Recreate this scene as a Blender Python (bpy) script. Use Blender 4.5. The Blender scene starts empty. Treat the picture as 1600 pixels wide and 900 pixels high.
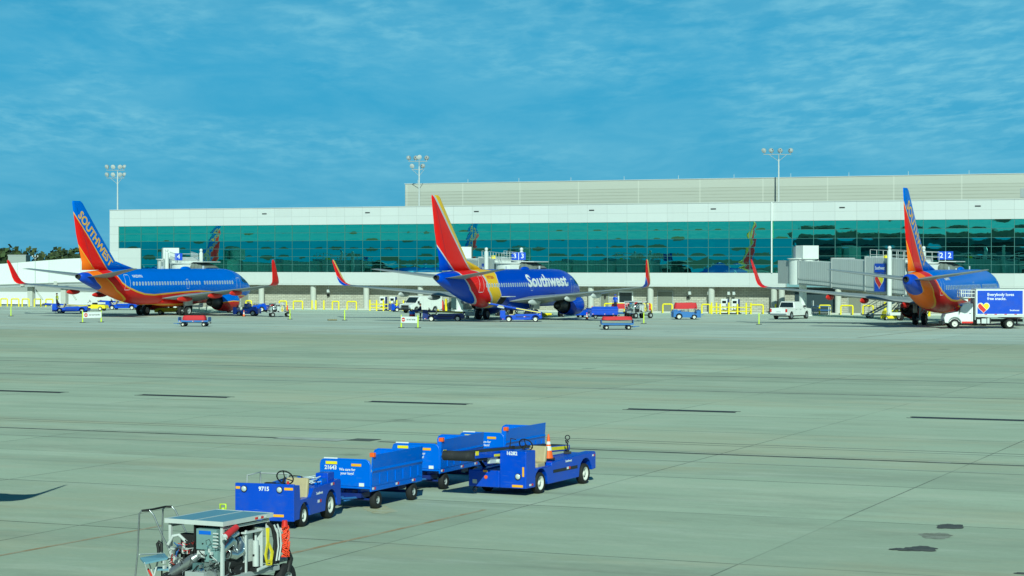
import bpy, bmesh, math, random
from mathutils import Vector, Matrix, Euler, noise
random.seed(7)
PI = math.pi
rad = math.radians
scene = bpy.context.scene
COL = scene.collection

# ---------------------------------------------------------------- camera, sky, sun, exposure
CAM_H, FOC, HORIZON = 5.8, 3300.0, 412.5           # metres, pixels (1600 wide frame), horizon row
cam_d = bpy.data.cameras.new('camera')
cam = bpy.data.objects.new('camera', cam_d)
COL.objects.link(cam)
cam.location = (0, 0, CAM_H)
cam_d.sensor_width = 36
cam_d.lens = FOC / 1600 * 36
cam.rotation_euler = (PI/2 - math.atan((450 - HORIZON)/FOC), 0, 0)
cam_d.clip_start = 0.5
cam_d.clip_end = 30000
scene.camera = cam

SUN_EL, SUN_AZ = rad(31), rad(-2)                   # light travels along +Y, a little to the left
world = bpy.data.worlds.new('World')
scene.world = world
world.use_nodes = True
nt = world.node_tree
nt.nodes.clear()
def wn(t, **k):
    n = nt.nodes.new(t)
    for a, b in k.items(): setattr(n, a, b)
    return n
wout = wn('ShaderNodeOutputWorld')
wbg = wn('ShaderNodeBackground')
sky = wn('ShaderNodeTexSky', sky_type='NISHITA', sun_disc=False)
sky.sun_elevation = SUN_EL
# sun stands behind the camera (towards -Y); the light then travels to +Y
sky.sun_rotation = PI - SUN_AZ
sky.altitude = 0
sky.air_density = 1.0
sky.dust_density = 0.3
sky.ozone_density = 4.0
hs = wn('ShaderNodeHueSaturation')
hs.inputs['Hue'].default_value = 0.5
hs.inputs['Saturation'].default_value = 1.35
hs.inputs['Value'].default_value = 0.7
nt.links.new(sky.outputs[0], hs.inputs['Color'])
# thin altocumulus: a flat layer high above, seen along the view direction
geo = wn('ShaderNodeNewGeometry')
sep = wn('ShaderNodeSeparateXYZ')
vneg = wn('ShaderNodeVectorMath', operation='SCALE'); vneg.inputs[3].default_value = -1
nt.links.new(geo.outputs['Incoming'], vneg.inputs[0])
nt.links.new(vneg.outputs[0], sep.inputs[0])
def wm(op, a, b=None, c=None, clamp=False):
    n = wn('ShaderNodeMath', operation=op); n.use_clamp = clamp
    for i, v in enumerate((a, b, c)):
        if v is None: continue
        if isinstance(v, (int, float)): n.inputs[i].default_value = v
        else: nt.links.new(v, n.inputs[i])
    return n.outputs[0]
zc = wm('MAXIMUM', sep.outputs[2], 0.0)
cx = wm('DIVIDE', sep.outputs[0], wm('ADD', zc, 0.08))
cy = wm('ADD', wm('LOGARITHM', wm('ADD', zc, 0.045), 2.718), wm('MULTIPLY', cx, -0.05))
cxx = wm('ADD', cx, wm('MULTIPLY', wm('SIGN', sep.outputs[1]), 5.0))
comb = wn('ShaderNodeCombineXYZ'); nt.links.new(cxx, comb.inputs[0]); nt.links.new(cy, comb.inputs[1])
def wnoise(scale, detail, rough, off, sx=1, sy=1, dist=0.0):
    mp = wn('ShaderNodeMapping'); mp.inputs['Location'].default_value = off
    mp.inputs['Scale'].default_value = (sx, sy, 1)
    nt.links.new(comb.outputs[0], mp.inputs[0])
    n = wn('ShaderNodeTexNoise'); n.inputs['Scale'].default_value = scale; n.inputs['Distortion'].default_value = dist
    n.inputs['Detail'].default_value = detail; n.inputs['Roughness'].default_value = rough
    nt.links.new(mp.outputs[0], n.inputs['Vector'])
    return n.outputs[0]
def wramp(x, a, b):
    n = wn('ShaderNodeMapRange'); n.interpolation_type = 'SMOOTHSTEP'
    n.inputs[1].default_value = a; n.inputs[2].default_value = b
    nt.links.new(x, n.inputs[0]); return n.outputs[0]
big = wramp(wnoise(0.9, 4, 0.6, (3.1, 7.7, 0), 1, 1.9, 0.3), 0.34, 0.60)
fine = wramp(wnoise(10.0, 5, 0.60, (0, 0, 0), 1.0, 2.6, 0.2), 0.36, 0.74)
veil = wramp(wnoise(2.2, 6, 0.6, (9, 2, 0), 1.0, 2.6, 0.4), 0.30, 0.75)
hgt = wramp(sep.outputs[2], 0.030, 0.075)
c1 = wm('MULTIPLY', wm('MULTIPLY', big, wm('ADD', wm('MULTIPLY', fine, 0.75), 0.12)), wm('ADD', wm('MULTIPLY', hgt, 0.9), 0.10))
c2 = wm('MULTIPLY', veil, 0.30)
over = wn('ShaderNodeMapRange'); over.inputs[1].default_value = 0.15; over.inputs[2].default_value = 0.40; over.inputs[3].default_value = 1.0; over.inputs[4].default_value = 0.15
nt.links.new(sep.outputs[2], over.inputs[0])          # the cloud sheet thins out overhead
cl = wm('MULTIPLY', wm('ADD', wm('MULTIPLY', c1, 0.72), c2, clamp=True), over.outputs[0])
cmix = wn('ShaderNodeMix', data_type='RGBA')
nt.links.new(cl, cmix.inputs[0])
# the blue air towards the horizon
hz = wn('ShaderNodeMapRange'); hz.interpolation_type = 'SMOOTHSTEP'
hz.inputs[1].default_value = 0.09; hz.inputs[2].default_value = 0.24; hz.inputs[3].default_value = 0.80; hz.inputs[4].default_value = 0.05
nt.links.new(sep.outputs[2], hz.inputs[0])
hmix = wn('ShaderNodeMix', data_type='RGBA')
nt.links.new(hz.outputs[0], hmix.inputs[0]); nt.links.new(hs.outputs[0], hmix.inputs[6])
hmix.inputs[7].default_value = (1.35, 6.1, 11.2, 1)
nt.links.new(hmix.outputs[2], cmix.inputs[6])
cmix.inputs[7].default_value = (5.2, 9.2, 12.2, 1)
nt.links.new(cmix.outputs[2], wbg.inputs[0])
wbg.inputs[1].default_value = 0.06
nt.links.new(wbg.outputs[0], wout.inputs[0])

sun_d = bpy.data.lights.new('sun', 'SUN')
sun_d.energy = 4.55
sun_d.angle = rad(0.53)
sun_d.color = (1.0, 0.95, 0.86)
sun = bpy.data.objects.new('sun', sun_d)
COL.objects.link(sun)
sd = Vector((math.sin(SUN_AZ)*math.cos(SUN_EL), math.cos(SUN_AZ)*math.cos(SUN_EL), -math.sin(SUN_EL)))
sun.rotation_euler = sd.to_track_quat('-Z', 'Y').to_euler()
sun.location = (0, -60, 60)

vs = scene.view_settings
vs.view_transform = 'Standard'
try: vs.look = 'None'
except Exception: pass
vs.gamma = 1
vs.exposure = 0.0
vs.use_curve_mapping = False
try:                                   # the camera's white balance: a cool, slightly green setting
    vs.use_white_balance = True
    vs.white_balance_temperature = 5700
    vs.white_balance_tint = -22
except Exception: pass
scene.render.engine = 'CYCLES'
scene.cycles.max_bounces = 8
scene.cycles.transparent_max_bounces = 12

# ---------------------------------------------------------------- where pixels of the 1600x900 photo meet the world
def ground_at(px, py, z=0.0):
    D = (CAM_H - z)*FOC/(py - HORIZON)
    return Vector(((px - 800)*D/FOC, D, z))
def at_depth(px, D, py=None):
    z = 0 if py is None else CAM_H + (HORIZON - py)*D/FOC
    return Vector(((px - 800)*D/FOC, D, z))

# ---------------------------------------------------------------- materials
MATS = {}
def pmat(name, color, rough=0.6, metal=0.0, var=0.12, nscale=6.0, bump=0.0, spec=0.5, coat=0.0, dirt=0.0, scratch=0.0):
    """Principled material with a procedural variation of tone, roughness and optional grime"""
    if name in MATS: return MATS[name]
    m = bpy.data.materials.new(name); m.use_nodes = True
    t = m.node_tree; b = t.nodes['Principled BSDF']
    tc = t.nodes.new('ShaderNodeTexCoord')
    n = t.nodes.new('ShaderNodeTexNoise'); n.inputs['Scale'].default_value = nscale
    n.inputs['Detail'].default_value = 5; n.inputs['Roughness'].default_value = 0.65
    t.links.new(tc.outputs['Object'], n.inputs['Vector'])
    mx = t.nodes.new('ShaderNodeMix'); mx.data_type = 'RGBA'
    c = Vector(color)
    mx.inputs[6].default_value = (*(c*(1-var)), 1)
    mx.inputs[7].default_value = (*(c*(1+var)), 1)
    t.links.new(n.outputs[0], mx.inputs[0])
    last = mx.outputs[2]
    if dirt > 0:
        n2 = t.nodes.new('ShaderNodeTexNoise'); n2.inputs['Scale'].default_value = nscale*0.45
        n2.inputs['Detail'].default_value = 8; n2.inputs['Roughness'].default_value = 0.75
        t.links.new(tc.outputs['Object'], n2.inputs['Vector'])
        mr = t.nodes.new('ShaderNodeMapRange'); mr.inputs[1].default_value = 0.5; mr.inputs[2].default_value = 0.75
        mr.inputs[4].default_value = dirt
        t.links.new(n2.outputs[0], mr.inputs[0])
        m2 = t.nodes.new('ShaderNodeMix'); m2.data_type = 'RGBA'
        t.links.new(mr.outputs[0], m2.inputs[0]); t.links.new(last, m2.inputs[6])
        m2.inputs[7].default_value = (0.12, 0.11, 0.10, 1)
        last = m2.outputs[2]
    if scratch > 0:
        mp = t.nodes.new('ShaderNodeMapping'); mp.inputs['Scale'].default_value = (1.2, 1.2, 34); mp.inputs['Rotation'].default_value = (0.06, 0.09, 0)
        t.links.new(tc.outputs['Object'], mp.inputs[0])
        n3 = t.nodes.new('ShaderNodeTexNoise'); n3.inputs['Scale'].default_value = 1.6; n3.inputs['Detail'].default_value = 6; n3.inputs['Roughness'].default_value = 0.7
        t.links.new(mp.outputs[0], n3.inputs['Vector'])
        mr3 = t.nodes.new('ShaderNodeMapRange'); mr3.inputs[1].default_value = 0.62; mr3.inputs[2].default_value = 0.70; mr3.inputs[4].default_value = scratch
        t.links.new(n3.outputs[0], mr3.inputs[0])
        m3 = t.nodes.new('ShaderNodeMix'); m3.data_type = 'RGBA'
        t.links.new(mr3.outputs[0], m3.inputs[0]); t.links.new(last, m3.inputs[6]); m3.inputs[7].default_value = (0.22, 0.30, 0.50, 1)
        last = m3.outputs[2]
    t.links.new(last, b.inputs['Base Color'])
    rr = t.nodes.new('ShaderNodeMapRange'); rr.inputs[3].default_value = max(rough-0.08, 0.02); rr.inputs[4].default_value = min(rough+0.1, 1)
    t.links.new(n.outputs[0], rr.inputs[0]); t.links.new(rr.outputs[0], b.inputs['Roughness'])
    b.inputs['Metallic'].default_value = metal
    b.inputs['Specular IOR Level'].default_value = spec
    b.inputs['Coat Weight'].default_value = coat
    b.inputs['Coat Roughness'].default_value = 0.08
    if bump:
        bp = t.nodes.new('ShaderNodeBump'); bp.inputs['Strength'].default_value = bump
        bp.inputs['Distance'].default_value = 0.02
        t.links.new(n.outputs[0], bp.inputs['Height']); t.links.new(bp.outputs[0], b.inputs['Normal'])
    MATS[name] = m
    return m

BLUE = (0.006, 0.060, 0.56)
M = dict(
    blue=pmat('blue_enamel', BLUE, 0.38, var=0.10, nscale=3, dirt=0.22, coat=0.1, scratch=0.5),
    cart=pmat('cart_blue_enamel', (0.014, 0.135, 0.72), 0.42, var=0.10, nscale=3, dirt=0.18, coat=0.08, scratch=0.4),
    cartin=pmat('cart_lining', (0.02, 0.10, 0.42), 0.6, var=0.15, dirt=0.2),
    dblue=pmat('dark_blue_paint', (0.006, 0.02, 0.16), 0.4, var=0.15, dirt=0.15),
    pblue=pmat('faded_blue_paint', (0.05, 0.16, 0.45), 0.5, var=0.18, dirt=0.2),
    black=pmat('black_rubber', (0.012, 0.012, 0.013), 0.8, var=0.3, nscale=15),
    belt=pmat('belt_rubber', (0.020, 0.020, 0.021), 0.7, var=0.3, nscale=10, dirt=0.3),
    dark=pmat('dark_metal', (0.03, 0.03, 0.033), 0.5, metal=0.4, var=0.3),
    white=pmat('white_paint', (0.78, 0.78, 0.76), 0.4, var=0.05, coat=0.2),
    rim=pmat('wheel_rim_white', (0.72, 0.70, 0.64), 0.5, var=0.08, dirt=0.15),
    yellow=pmat('yellow_paint', (0.88, 0.72, 0.01), 0.5, var=0.12, dirt=0.1),
    amber=pmat('amber_reflector', (0.85, 0.42, 0.02), 0.4, var=0.06),
    orange=pmat('orange_plastic', (0.85, 0.12, 0.01), 0.5, var=0.08),
    lime=pmat('lime_plastic', (0.62, 0.78, 0.04), 0.5, var=0.08),
    red=pmat('red_paint', (0.62, 0.02, 0.015), 0.45, var=0.12),
    redcloth=pmat('red_tarpaulin', (0.50, 0.02, 0.03), 0.75, var=0.25, nscale=8, bump=0.4),
    grey=pmat('grey_paint', (0.38, 0.40, 0.40), 0.5, var=0.12, dirt=0.15),
    lgrey=pmat('light_grey_metal', (0.58, 0.60, 0.59), 0.45, var=0.10, dirt=0.08),
    steel=pmat('brushed_steel', (0.42, 0.44, 0.45), 0.35, metal=0.8, var=0.2, nscale=10),
    chrome=pmat('bright_duct_metal', (0.62, 0.65, 0.66), 0.25, metal=0.9, var=0.12, nscale=9),
    tan=pmat('tan_vinyl', (0.46, 0.38, 0.22), 0.6, var=0.15, bump=0.2, nscale=12),
    glass=pmat('vehicle_glass', (0.015, 0.022, 0.025), 0.06, var=0.2, spec=0.8),
    lens=pmat('lamp_lens', (0.55, 0.60, 0.62), 0.12, var=0.1, coat=0.6),
    tail=pmat('tail_lamp_red', (0.50, 0.015, 0.01), 0.2, var=0.1, coat=0.6),
    lblue=pmat('canopy_blue_grey', (0.17, 0.32, 0.42), 0.45, var=0.08, nscale=2, dirt=0.08),
    hose=pmat('hose_black', (0.015, 0.015, 0.016), 0.55, var=0.2),
    ycable=pmat('yellow_cable', (0.75, 0.62, 0.02), 0.5, var=0.15),
    ocable=pmat('orange_cable', (0.85, 0.07, 0.02), 0.5, var=0.15),
    skin=pmat('skin', (0.40, 0.22, 0.14), 0.6, var=0.08),
    hair=pmat('hair', (0.02, 0.015, 0.01), 0.7, var=0.2),
    navy=pmat('navy_cloth', (0.015, 0.02, 0.05), 0.85, var=0.2),
    vest=pmat('hi_vis_vest', (0.65, 0.70, 0.03), 0.7, var=0.1),
)

# ---------------------------------------------------------------- mesh builder
class MB:
    def __init__(s): s.v = []; s.f = []; s.m = []; s.s = []
    def add(s, vs, fs, mat=0, smooth=False, mtx=None):
        o = len(s.v)
        for p in vs:
            p = Vector(p); s.v.append(mtx @ p if mtx else p)
        for f in fs:
            s.f.append(tuple(i+o for i in f)); s.m.append(mat); s.s.append(smooth)
        return s
    def box(s, x0, x1, y0, y1, z0, z1, mat=0, mtx=None):
        if x0 > x1: x0, x1 = x1, x0
        if y0 > y1: y0, y1 = y1, y0
        if z0 > z1: z0, z1 = z1, z0
        v = [(x, y, z) for x in (x0, x1) for y in (y0, y1) for z in (z0, z1)]
        f = [(0,1,3,2), (4,6,7,5), (0,4,5,1), (2,3,7,6), (0,2,6,4), (1,5,7,3)]
        return s.add(v, f, mat, False, mtx)
    def prism(s, poly, a, b, axis='y', mat=0, mtx=None, inset=0.0):
        """polygon extruded along an axis; (p,q) = (x,z) for y, (y,z) for x, (x,y) for z"""
        def P(p, t):
            return {'y': (p[0], t, p[1]), 'x': (t, p[0], p[1]), 'z': (p[0], p[1], t)}[axis]
        n = len(poly)
        v = [P(p, a) for p in poly] + [P(p, b) for p in poly]
        area = sum(poly[i][0]*poly[(i+1)%n][1] - poly[(i+1)%n][0]*poly[i][1] for i in range(n))
        f = [tuple(range(n)), tuple(range(2*n-1, n-1, -1))] + [(i, i+n, (i+1) % n + n, (i+1) % n) for i in range(n)]
        flip = (area > 0) == (axis in ('z', 'x'))
        if b < a: flip = not flip
        if flip: f = [tuple(reversed(q)) for q in f]
        return s.add(v, f, mat, False, mtx)
    def cyl(s, p0, p1, r0, r1=None, n=14, mat=0, caps=True, smooth=True, mtx=None):
        r1 = r0 if r1 is None else r1
        p0 = Vector(p0); p1 = Vector(p1); d = (p1-p0).normalized()
        a = d.orthogonal().normalized(); b = d.cross(a)
        v = []
        for p, r in ((p0, r0), (p1, r1)):
            for i in range(n):
                t = 2*PI*i/n; v.append(p + (a*math.cos(t) + b*math.sin(t))*r)
        f = [(i, (i+1) % n, (i+1) % n + n, i+n) for i in range(n)]
        s.add(v, f, mat, smooth, mtx)
        if caps:
            s.add(v[:n], [tuple(range(n-1, -1, -1))], mat, False, mtx)
            s.add(v[n:], [tuple(range(n))], mat, False, mtx)
        return s
    def tube(s, pts, r, n=8, mat=0, mtx=None, closed=False):
        pts = [Vector(p) for p in pts]
        k = len(pts); rings = []
        a = None
        for i, p in enumerate(pts):
            if closed: d = pts[(i+1) % k] - pts[i-1]
            else: d = pts[min(i+1, k-1)] - pts[max(i-1, 0)]
            d.normalize()
            if a is None: a = d.orthogonal().normalized()
            a = (a - d*a.dot(d)); a = a.normalized() if a.length > 1e-6 else d.orthogonal().normalized()
            b = d.cross(a)
            rr = r[i] if isinstance(r, (list, tuple)) else r
            rings.append([p + (a*math.cos(2*PI*j/n) + b*math.sin(2*PI*j/n))*rr for j in range(n)])
        return s.loft(rings, mat=mat, closed=True, caps=not closed, loop=closed, mtx=mtx)
    def loft(s, rings, mat=0, closed=True, caps=True, smooth=True, loop=False, mtx=None):
        n = len(rings[0]); v = [p for r in rings for p in r]; f = []
        K = len(rings)
        for i in range(K if loop else K-1):
            i2 = (i+1) % K
            for j in range(n if closed else n-1):
                j2 = (j+1) % n
                f.append((i*n+j, i*n+j2, i2*n+j2, i2*n+j))
        s.add(v, f, mat, smooth, mtx)
        if caps and not loop:
            s.add(rings[0], [tuple(range(n-1, -1, -1))], mat, False, mtx)
            s.add(rings[-1], [tuple(range(n))], mat, False, mtx)
        return s
    def lathe(s, prof, origin, axis, n=24, mat=0, smooth=True, mtx=None):
        o = Vector(origin); d = Vector(axis).normalized(); a = d.orthogonal().normalized(); b = d.cross(a)
        rings = [[o + d*h + (a*math.cos(2*PI*j/n) + b*math.sin(2*PI*j/n))*r for j in range(n)] for r, h in prof]
        return s.loft(rings, mat=mat, caps=False, smooth=smooth, mtx=mtx)
    def sphere(s, c, r, n=12, m=8, mat=0, mtx=None, sc=(1, 1, 1)):
        c = Vector(c)
        rings = []
        for i in range(m+1):
            t = PI*i/m
            rr = max(math.sin(t), 0.02)
            rings.append([c + Vector((math.cos(2*PI*j/n)*rr*r*sc[0], math.sin(2*PI*j/n)*rr*r*sc[1], -math.cos(t)*r*sc[2])) for j in range(n)])
        return s.loft(rings, mat=mat, mtx=mtx)
    def build(s, name, mats, parent=None, bevel=0.0, fix=False):
        me = bpy.data.meshes.new(name)
        me.from_pydata([tuple(p) for p in s.v], [], s.f)
        if not isinstance(mats, (list, tuple)): mats = [mats]
        for m in mats: me.materials.append(m)
        me.polygons.foreach_set('material_index', s.m)
        me.polygons.foreach_set('use_smooth', s.s)
        if fix:
            bm = bmesh.new(); bm.from_mesh(me)
            bmesh.ops.remove_doubles(bm, verts=bm.verts, dist=1e-4)
            bmesh.ops.recalc_face_normals(bm, faces=bm.faces)
            bm.to_mesh(me); bm.free()
        me.update()
        o = bpy.data.objects.new(name, me)
        COL.objects.link(o)
        if parent: o.parent = parent
        if bevel:
            bv = o.modifiers.new('bevel', 'BEVEL'); bv.width = bevel; bv.segments = 2
            bv.limit_method = 'ANGLE'; bv.angle_limit = rad(35); bv.harden_normals = False
        return o

def rz(a): return Matrix.Rotation(a, 4, 'Z')
def tag(o, label, cat, group=None, kind=None):
    o['label'] = label
    if cat: o['category'] = cat
    if group: o['group'] = group
    if kind: o['kind'] = kind
    return o
def structure(o, label=None, kind='structure'):
    o['kind'] = kind
    if label: o['label'] = label
    return o
def thing(name, label, cat, loc=(0, 0, 0), rot=0.0, group=None):
    o = bpy.data.objects.new(name, None); COL.objects.link(o)
    o.empty_display_size = 0.3
    o.location = loc; o.rotation_euler = (0, 0, rot)
    return tag(o, label, cat, group)
def dup(o, loc=None, rot=None, label=None, group=None, parent=None):
    c = o.copy(); COL.objects.link(c)
    if parent: c.parent = parent
    if loc is not None: c.location = loc
    if rot is not None: c.rotation_euler = (0, 0, rot)
    if label: c['label'] = label
    if group: c['group'] = group
    for ch in list(o.children): dup(ch, parent=c)
    return c
def text(name, body, size, mat, parent, mtx, bold=0.0, align='CENTER', shear=0.0, width=None, thick=0.002, spacing=1.0, line=1.0, project=None, cuts=0):
    cu = bpy.data.curves.new('lettering', 'FONT'); cu.body = body; cu.size = size
    cu.align_x = align; cu.align_y = 'CENTER'; cu.offset = bold*size; cu.shear = shear
    cu.space_character = spacing; cu.space_line = line
    cu.extrude = 0.0 if project else thick; cu.resolution_u = 3
    tmp = bpy.data.objects.new('lettering', cu)
    COL.objects.link(tmp)
    dg = bpy.context.evaluated_depsgraph_get(); dg.update()
    me = bpy.data.meshes.new_from_object(tmp.evaluated_get(dg))
    bpy.data.objects.remove(tmp)
    xs = [v.co.x for v in me.vertices]
    if width:
        k = width/(max(xs)-min(xs))
        for v in me.vertices: v.co.x *= k
    if project:
        bm = bmesh.new(); bm.from_mesh(me)
        ys = [v.co.y for v in bm.verts]; lo, hi = min(ys), max(ys)
        for i in range(1, cuts):
            bmesh.ops.bisect_plane(bm, geom=bm.verts[:]+bm.edges[:]+bm.faces[:], plane_co=(0, lo+(hi-lo)*i/cuts, 0), plane_no=(0, 1, 0))
        for v in bm.verts: v.co = project(mtx @ v.co)
        bm.to_mesh(me); bm.free()
    else:
        me.transform(mtx)
    me.name = name
    me.materials.clear(); me.materials.append(mat)
    o = bpy.data.objects.new(name, me); COL.objects.link(o)
    o.parent = parent
    return o
def face_mtx(origin, right, up):
    r = Vector(right).normalized(); u = Vector(up).normalized(); n = r.cross(u).normalized(); u = n.cross(r)
    m = Matrix(((r.x, u.x, n.x, origin[0]), (r.y, u.y, n.y, origin[1]), (r.z, u.z, n.z, origin[2]), (0, 0, 0, 1)))
    return m
def wheel(parent, x, y, r, w, side, rim=None, tyre_mat=None, hub=0.62, n=26):
    """wheel whose outer face looks to side*Y; tyre with a rim of its own"""
    t = MB()
    h = w/2
    prof = [(r*hub, -h*0.9), (r*0.86, -h), (r*0.97, -h*0.75), (r, -h*0.4), (r, h*0.4), (r*0.97, h*0.75), (r*0.86, h), (r*hub, h*0.9)]
    t.lathe([(a, b*side) for a, b in prof], (x, y, r), (0, 1, 0), n=n)
    wr = t.build('wheel', tyre_mat or M['black'], parent, fix=True)
    m = MB()
    pr = [(r*hub, -h*0.85), (r*hub, h*0.82), (r*hub*0.88, h*0.80), (r*hub*0.80, h*0.30), (r*hub*0.35, h*0.22), (r*hub*0.32, h*0.62), (0.012, h*0.66)]
    m.lathe([(a, b*side) for a, b in pr], (x, y, r), (0, 1, 0), n=n)
    for k in range(6):
        a = k*PI/3
        c = Vector((x+math.cos(a)*r*hub*0.56, y+side*h*0.26, r+math.sin(a)*r*hub*0.56))
        m.cyl(c, c+Vector((0, side*h*0.12, 0)), r*hub*0.06, n=6, mat=1)
    m.build('rim', [rim or M['rim'], M['dark']], wr, fix=True)
    return wr
# ---------------------------------------------------------------- the setting: ground, apron, sky line
BA = rad(-23.5)                                     # the terminal front: local X runs along it, local -Y faces the apron
BORG = Vector((0, 260, 0))
BM = Matrix.Translation(BORG) @ rz(BA)
def u_of(px, ly=0.0):
    """position along the terminal front of a picture column"""
    s, c = math.sin(-BA), math.cos(-BA); k = (px-800)/FOC
    return (k*(260+ly*c) - ly*s)/(c + k*s)
def local_of(px, py):
    p = BM.inverted() @ ground_at(px, py); return p.x, p.y

def nodes_mat(name):
    m = bpy.data.materials.new(name); m.use_nodes = True
    t = m.node_tree; b = t.nodes['Principled BSDF']
    class T: pass
    T.t = t; T.b = b; T.m = m
    def node(tp, **k):
        n = t.nodes.new(tp)
        for a, v in k.items(): setattr(n, a, v)
        return n
    def link(a, b): t.links.new(a, b)
    def math_(op, a, b_=None, c=None, clamp=False):
        n = node('ShaderNodeMath', operation=op); n.use_clamp = clamp
        for i, v in enumerate((a, b_, c)):
            if v is None: continue
            if isinstance(v, (int, float)): n.inputs[i].default_value = v
            else: link(v, n.inputs[i])
        return n.outputs[0]
    def mix(f, a, b_, mode='MIX'):
        n = node('ShaderNodeMix', data_type='RGBA', blend_type=mode)
        for i, v in ((0, f), (6, a), (7, b_)):
            if isinstance(v, (int, float)): n.inputs[i].default_value = v
            elif isinstance(v, (tuple, list)): n.inputs[i].default_value = (*v, 1) if len(v) == 3 else v
            else: link(v, n.inputs[i])
        return n.outputs[2]
    def rng(x, a, b_, c=0.0, d=1.0, smooth=True):
        n = node('ShaderNodeMapRange'); n.interpolation_type = 'SMOOTHSTEP' if smooth else 'LINEAR'
        n.inputs[1].default_value = a; n.inputs[2].default_value = b_; n.inputs[3].default_value = c; n.inputs[4].default_value = d
        link(x, n.inputs[0]); return n.outputs[0]
    def noise_(vec, scale, detail=4, rough=0.6, sx=1, sy=1, sz=1, loc=(0, 0, 0)):
        mp = node('ShaderNodeMapping'); mp.inputs['Scale'].default_value = (sx, sy, sz); mp.inputs['Location'].default_value = loc
        link(vec, mp.inputs[0])
        n = node('ShaderNodeTexNoise'); n.inputs['Scale'].default_value = scale
        n.inputs['Detail'].default_value = detail; n.inputs['Roughness'].default_value = rough
        link(mp.outputs[0], n.inputs['Vector']); return n.outputs[0]
    T.node = staticmethod(node); T.link = staticmethod(link); T.math = staticmethod(math_); T.mix = staticmethod(mix)
    T.rng = staticmethod(rng); T.noise = staticmethod(noise_)
    return T

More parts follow.
